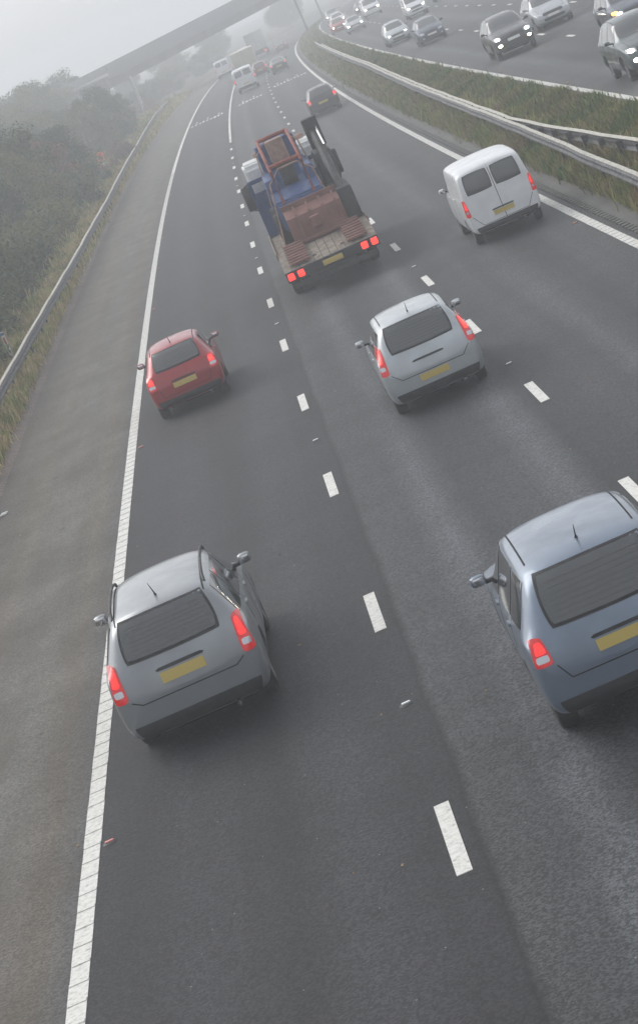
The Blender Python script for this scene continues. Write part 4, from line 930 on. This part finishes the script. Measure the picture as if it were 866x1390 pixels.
    for sg in (-1, 1):
        mb = MB()
        for y in (2.72,): mb.box(min(sg*.9, sg*1.2), max(sg*.9, sg*1.2), 1.6, 3.85, .87, .905, .01)
        mb.obj('mudguard', M['mach_black'], r)
        mb = MB(); mb.box(min(sg*.55, sg*1.15), max(sg*.55, sg*1.15), 4.4, 5.6, .42, .84, .05); mb.obj('side_locker', M['mach_black'], r)
    # the load: a blue wheeled machine with red frame, and black machinery beside it
    lo = empty('blue_machine', r.matrix_world @ Vector((0, 0, 0)), 0, 'blue wheeled machine with red roll frame strapped on the back of the flatbed lorry', 'machine')
    lo.location = P(s, d) ; lo.rotation_euler = r.rotation_euler
    zD = .985
    mb = MB(); mb.prism([(2.2, zD+.35), (2.35, zD+.95), (3.0, zD+1.15), (4.6, zD+1.2), (5.3, zD+1.5), (5.75, zD+1.5), (5.75, zD+.3), (2.3, zD+.3)], -.95, .35); 
    me = mb.mesh('machine_body', M['mach_blue'], False); bm = bmesh.new(); bm.from_mesh(me); bmesh.ops.bevel(bm, geom=list(bm.edges), offset=.05, segments=2, affect='EDGES'); bm.to_mesh(me); bm.free()
    link(bpy.data.objects.new('machine_body', me), lo)
    mb = MB(); mb.box(-.98, -.62, 3.0, 5.0, zD+1.1, zD+1.45, .08); mb.box(.05, .36, 3.0, 5.0, zD+1.1, zD+1.45, .08); mb.box(-.85, .25, 5.15, 5.8, zD+1.45, zD+2.1, .08); mb.obj('bonnet', M['mach_blue'], lo)
    mb = MB(); mb.box(-.5, -.1, 3.2, 3.75, zD+1.16, zD+1.3, .05); mb.box(-.5, -.1, 3.1, 3.25, zD+1.2, zD+1.7, .05); mb.obj('seat', M['mach_black'], lo)
    for sg, x in ((-1, -.72), (1, .12)):
        mb = MB(); mb.tube([(x, 2.35, zD+.9), (x, 2.6, zD+1.6), (x, 2.9, zD+1.85), (x, 4.7, zD+2.2), (x, 5.2, zD+2.1), (x, 5.35, zD+1.5)], .045, 8); mb.obj('roll_frame', M['mach_red'], lo)
    for yy, zz_ in ((2.7, 1.7), (4.7, 2.2)):
        mb = MB(); mb.tube([(-.72, yy, zD+zz_), (.12, yy, zD+zz_)], .045, 8); mb.obj('cross_bar', M['mach_red'], lo)
    mb = MB(); mb.box(-.55, -.05, 4.75, 5.1, zD+1.6, zD+2.12, .05); mb.obj('orange_cover', M['mach_pale'], lo)
    mb = MB(); mb.prism([(1.45, zD+.02), (2.2, zD+.02), (2.25, zD+.75), (1.6, zD+.6)], -.85, .6, 'x'); 
    for x in (-.6, -.25, .1, .45): mb.prism([(1.40, zD+.05), (1.46, zD+.05), (1.62, zD+.63), (2.25, zD+.80), (2.2, zD+.72), (1.58, zD+.60)], x, x+.06, 'x')
    mb.tube([(-.9, 1.42, zD+.06), (.65, 1.42, zD+.06)], .05, 8); mb.box(-.87, .62, 2.2, 2.3, zD+.7, zD+.86, .01); mb.box(-.3, -.05, 1.3, 1.5, zD+.25, zD+.5, .03)
    mb.obj('red_hopper', M['redbrown'], lo, False)
    for yy in (2.55, 4.95):
        mb = MB(); zt_ = 1.62 if yy < 3 else 2.16; mb.tube([(-1.12, yy-.1, zD+.02), (-.86, yy, zD+zt_-.25), (-.5, yy, zD+zt_), (.0, yy, zD+zt_), (.3, yy, zD+zt_-.25), (.5, yy-.1, zD+.02)], .022, 5); mb.obj('strap', M['mach_pale'], lo)
    tm2, rm2, dm2 = wheel_meshes(.36, .28)
    for (x, y) in ((-.98, 2.9), (-.98, 4.9), (.30, 2.9), (.30, 4.9)):
        o = bpy.data.objects.new('wheel', dm2); link(o, lo); o.location = (x, y, zD+.36); link(bpy.data.objects.new('tyre', tm2), o)
    lb = empty('black_machine', P(s, d), 0, 'black machinery with a raised boom riding on the right side of the flatbed lorry', 'machine'); lb.rotation_euler = r.rotation_euler
    mb = MB(); mb.box(.66, 1.2, 2.1, 5.8, zD+.01, zD+.75, .06); mb.box(.7, 1.18, 4.2, 5.7, zD+.75, zD+1.5, .08); mb.obj('machine_body', M['mach_black'], lb)
    mb = MB(); mb.tube([(.95, 2.4, zD+.6), (.95, 3.6, zD+1.25), (.98, 5.2, zD+1.7), (1.0, 5.9, zD+2.1)], [.11, .13, .12, .08], 8); mb.obj('boom', M['mach_black'], lb)
    mb = MB(); mb.box(.78, 1.2, 5.45, 5.85, zD+1.5, zD+2.2, .04); mb.obj('bucket', M['mach_black'], lb)
    mb = MB(); mb.tube([(1.08, 4.3, zD+1.58), (1.08, 5.3, zD+1.95)], .03, 8); mb.obj('ram_rod', M['chrome'], lb)
flatbed(63.8, 5.58)
for n_o in ('plant_lorry', 'blue_machine', 'black_machine'): bpy.data.objects[n_o].scale = (1.02, 1.2, 1.2)
bm_ = bpy.data.objects['blue_machine']; bm_.location += Matrix.Rotation(bm_.rotation_euler.z, 3, 'Z') @ Vector((.2, 0, 0))
def box_lorry(s, d, mat, label, H=3.4, rear=None):
    r = empty('box_lorry', P(s, d), -heading(s), label, 'lorry', 'distant lorries in the fog')
    mb = MB(); mb.box(-1.24, 1.24, 0, 6.6, 1.0, H, .04); b = mb.obj('cargo_box', mat, r)
    mb = MB(); mb.box(-.01, .01, -.01, 0, 1.1, H-.1); mb.box(-1.2, 1.2, -.012, .0, 1.02, 1.08); mb.obj('rear_doors', M['steel_dark'], b, False)
    mb = MB(); mb.prism([(6.8, .6), (8.6, .6), (8.65, 1.5), (8.4, 2.6), (6.8, 2.7)], -1.15, 1.15); mb.obj('cab', M['cab_white'], r, False)
    mb = MB(); mb.box(-.45, .45, .2, 8.2, .6, .95); mb.box(-1.15, 1.15, -.02, .1, .45, .8, .02); mb.obj('chassis', M['mach_black'], r, False)
    tm, rm, dm = wheel_meshes(.46, .3)
    for (x, y) in ((-1.02, 7.7), (1.02, 7.7), (-1.02, 1.8), (1.02, 1.8)):
        o = bpy.data.objects.new('wheel', tm); link(o, r); o.location = (x, y, .46)
    for sg in (-1, 1):
        mb = MB(); mb.box(min(sg*.85, sg*1.1), max(sg*.85, sg*1.1), -.05, -.02, .62, .76, .01); mb.obj('tail_light', M['tail_bright'], r)
box_lorry(275, 5.6, M['beige'], 'beige box lorry in the middle lane beyond the distant white van', 3.0)
box_lorry(360, 5.4, M['cab_white'], 'faint white box lorry with a red tail light at the edge of the fog', 3.6)

# ------------------------------------------------------------------ air, sky, sun
hz = MB(); hz.box(-660, 660, -110, 1200, -8.5, 17)
m = bpy.data.materials.new('fog'); m.use_nodes = True; N = m.node_tree.nodes; L = m.node_tree.links
N.remove(N['Principled BSDF']); pv = N.new('ShaderNodeVolumePrincipled'); pv.inputs['Density'].default_value = .0024; pv.inputs['Color'].default_value = (.93, .95, .98, 1); pv.inputs['Anisotropy'].default_value = .4
L.new(pv.outputs[0], N['Material Output'].inputs['Volume'])
o = hz.obj('haze', m, smooth=False); tag(o, kind='stuff', label='pale fog lying over the motorway')

w = bpy.data.worlds.new('World'); sc.world = w; w.use_nodes = True; N = w.node_tree.nodes; L = w.node_tree.links
bg = N['Background']; sk = N.new('ShaderNodeTexSky'); sk.sky_type = 'NISHITA'; sk.sun_disc = False
SUN_E, SUN_A = 42, 318
sk.sun_elevation = R_(SUN_E); sk.sun_rotation = R_(SUN_A); sk.air_density = 1.0; sk.dust_density = 4.0; sk.ozone_density = 1.0
hsv = N.new('ShaderNodeHueSaturation'); hsv.inputs['Saturation'].default_value = .30
L.new(sk.outputs[0], hsv.inputs['Color'])
ov = N.new('ShaderNodeMix'); ov.data_type = 'RGBA'; ov.inputs['Factor'].default_value = .6; ov.inputs['B'].default_value = (5.2, 5.4, 5.7, 1)   # even cloud layer
L.new(hsv.outputs[0], ov.inputs['A']); L.new(ov.outputs['Result'], bg.inputs['Color']); bg.inputs['Strength'].default_value = .13
sl = bpy.data.lights.new('sun', 'SUN'); sl.energy = .8; sl.angle = R_(40); sl.color = (1, .97, .93)
so = link(bpy.data.objects.new('sun', sl))
dirv = Vector((math.sin(R_(SUN_A))*math.cos(R_(SUN_E)), math.cos(R_(SUN_A))*math.cos(R_(SUN_E)), math.sin(R_(SUN_E))))
so.rotation_euler = dirv.to_track_quat('Z', 'Y').to_euler()

cd = bpy.data.cameras.new('camera'); co = link(bpy.data.objects.new('camera', cd)); sc.camera = co
co.location = (0, 0, CAMH)
r0 = Vector((math.cos(R_(YAW)), -math.sin(R_(YAW)), 0)); u0 = r0.cross(fw)
# image = rotate(a, b) by ROLL (y down): right axis of the picture expressed in (r0,u0)
c_, s_ = math.cos(R_(ROLL)), math.sin(R_(ROLL))
xr = r0*c_ + u0*s_; yu = -r0*s_ + u0*c_       # picture right, picture up
mt = Matrix((xr, yu, -fw)).transposed().to_4x4(); mt.translation = co.location; co.matrix_world = mt
cd.sensor_fit = 'VERTICAL'; cd.sensor_height = 36; cd.lens = 36*F_PX/1390; cd.shift_y = -45/1390
cd.clip_start = .1; cd.clip_end = 5000
sc.view_settings.view_transform = 'Standard'; sc.view_settings.look = 'None'; sc.view_settings.exposure = 0.53; sc.view_settings.gamma = 1
sc.view_settings.use_curve_mapping = False
sc.cycles.use_denoising = True; sc.cycles.max_bounces = 8; sc.cycles.volume_bounces = 4; sc.cycles.diffuse_bounces = 3; sc.cycles.glossy_bounces = 3
sc.cycles.use_adaptive_sampling = True
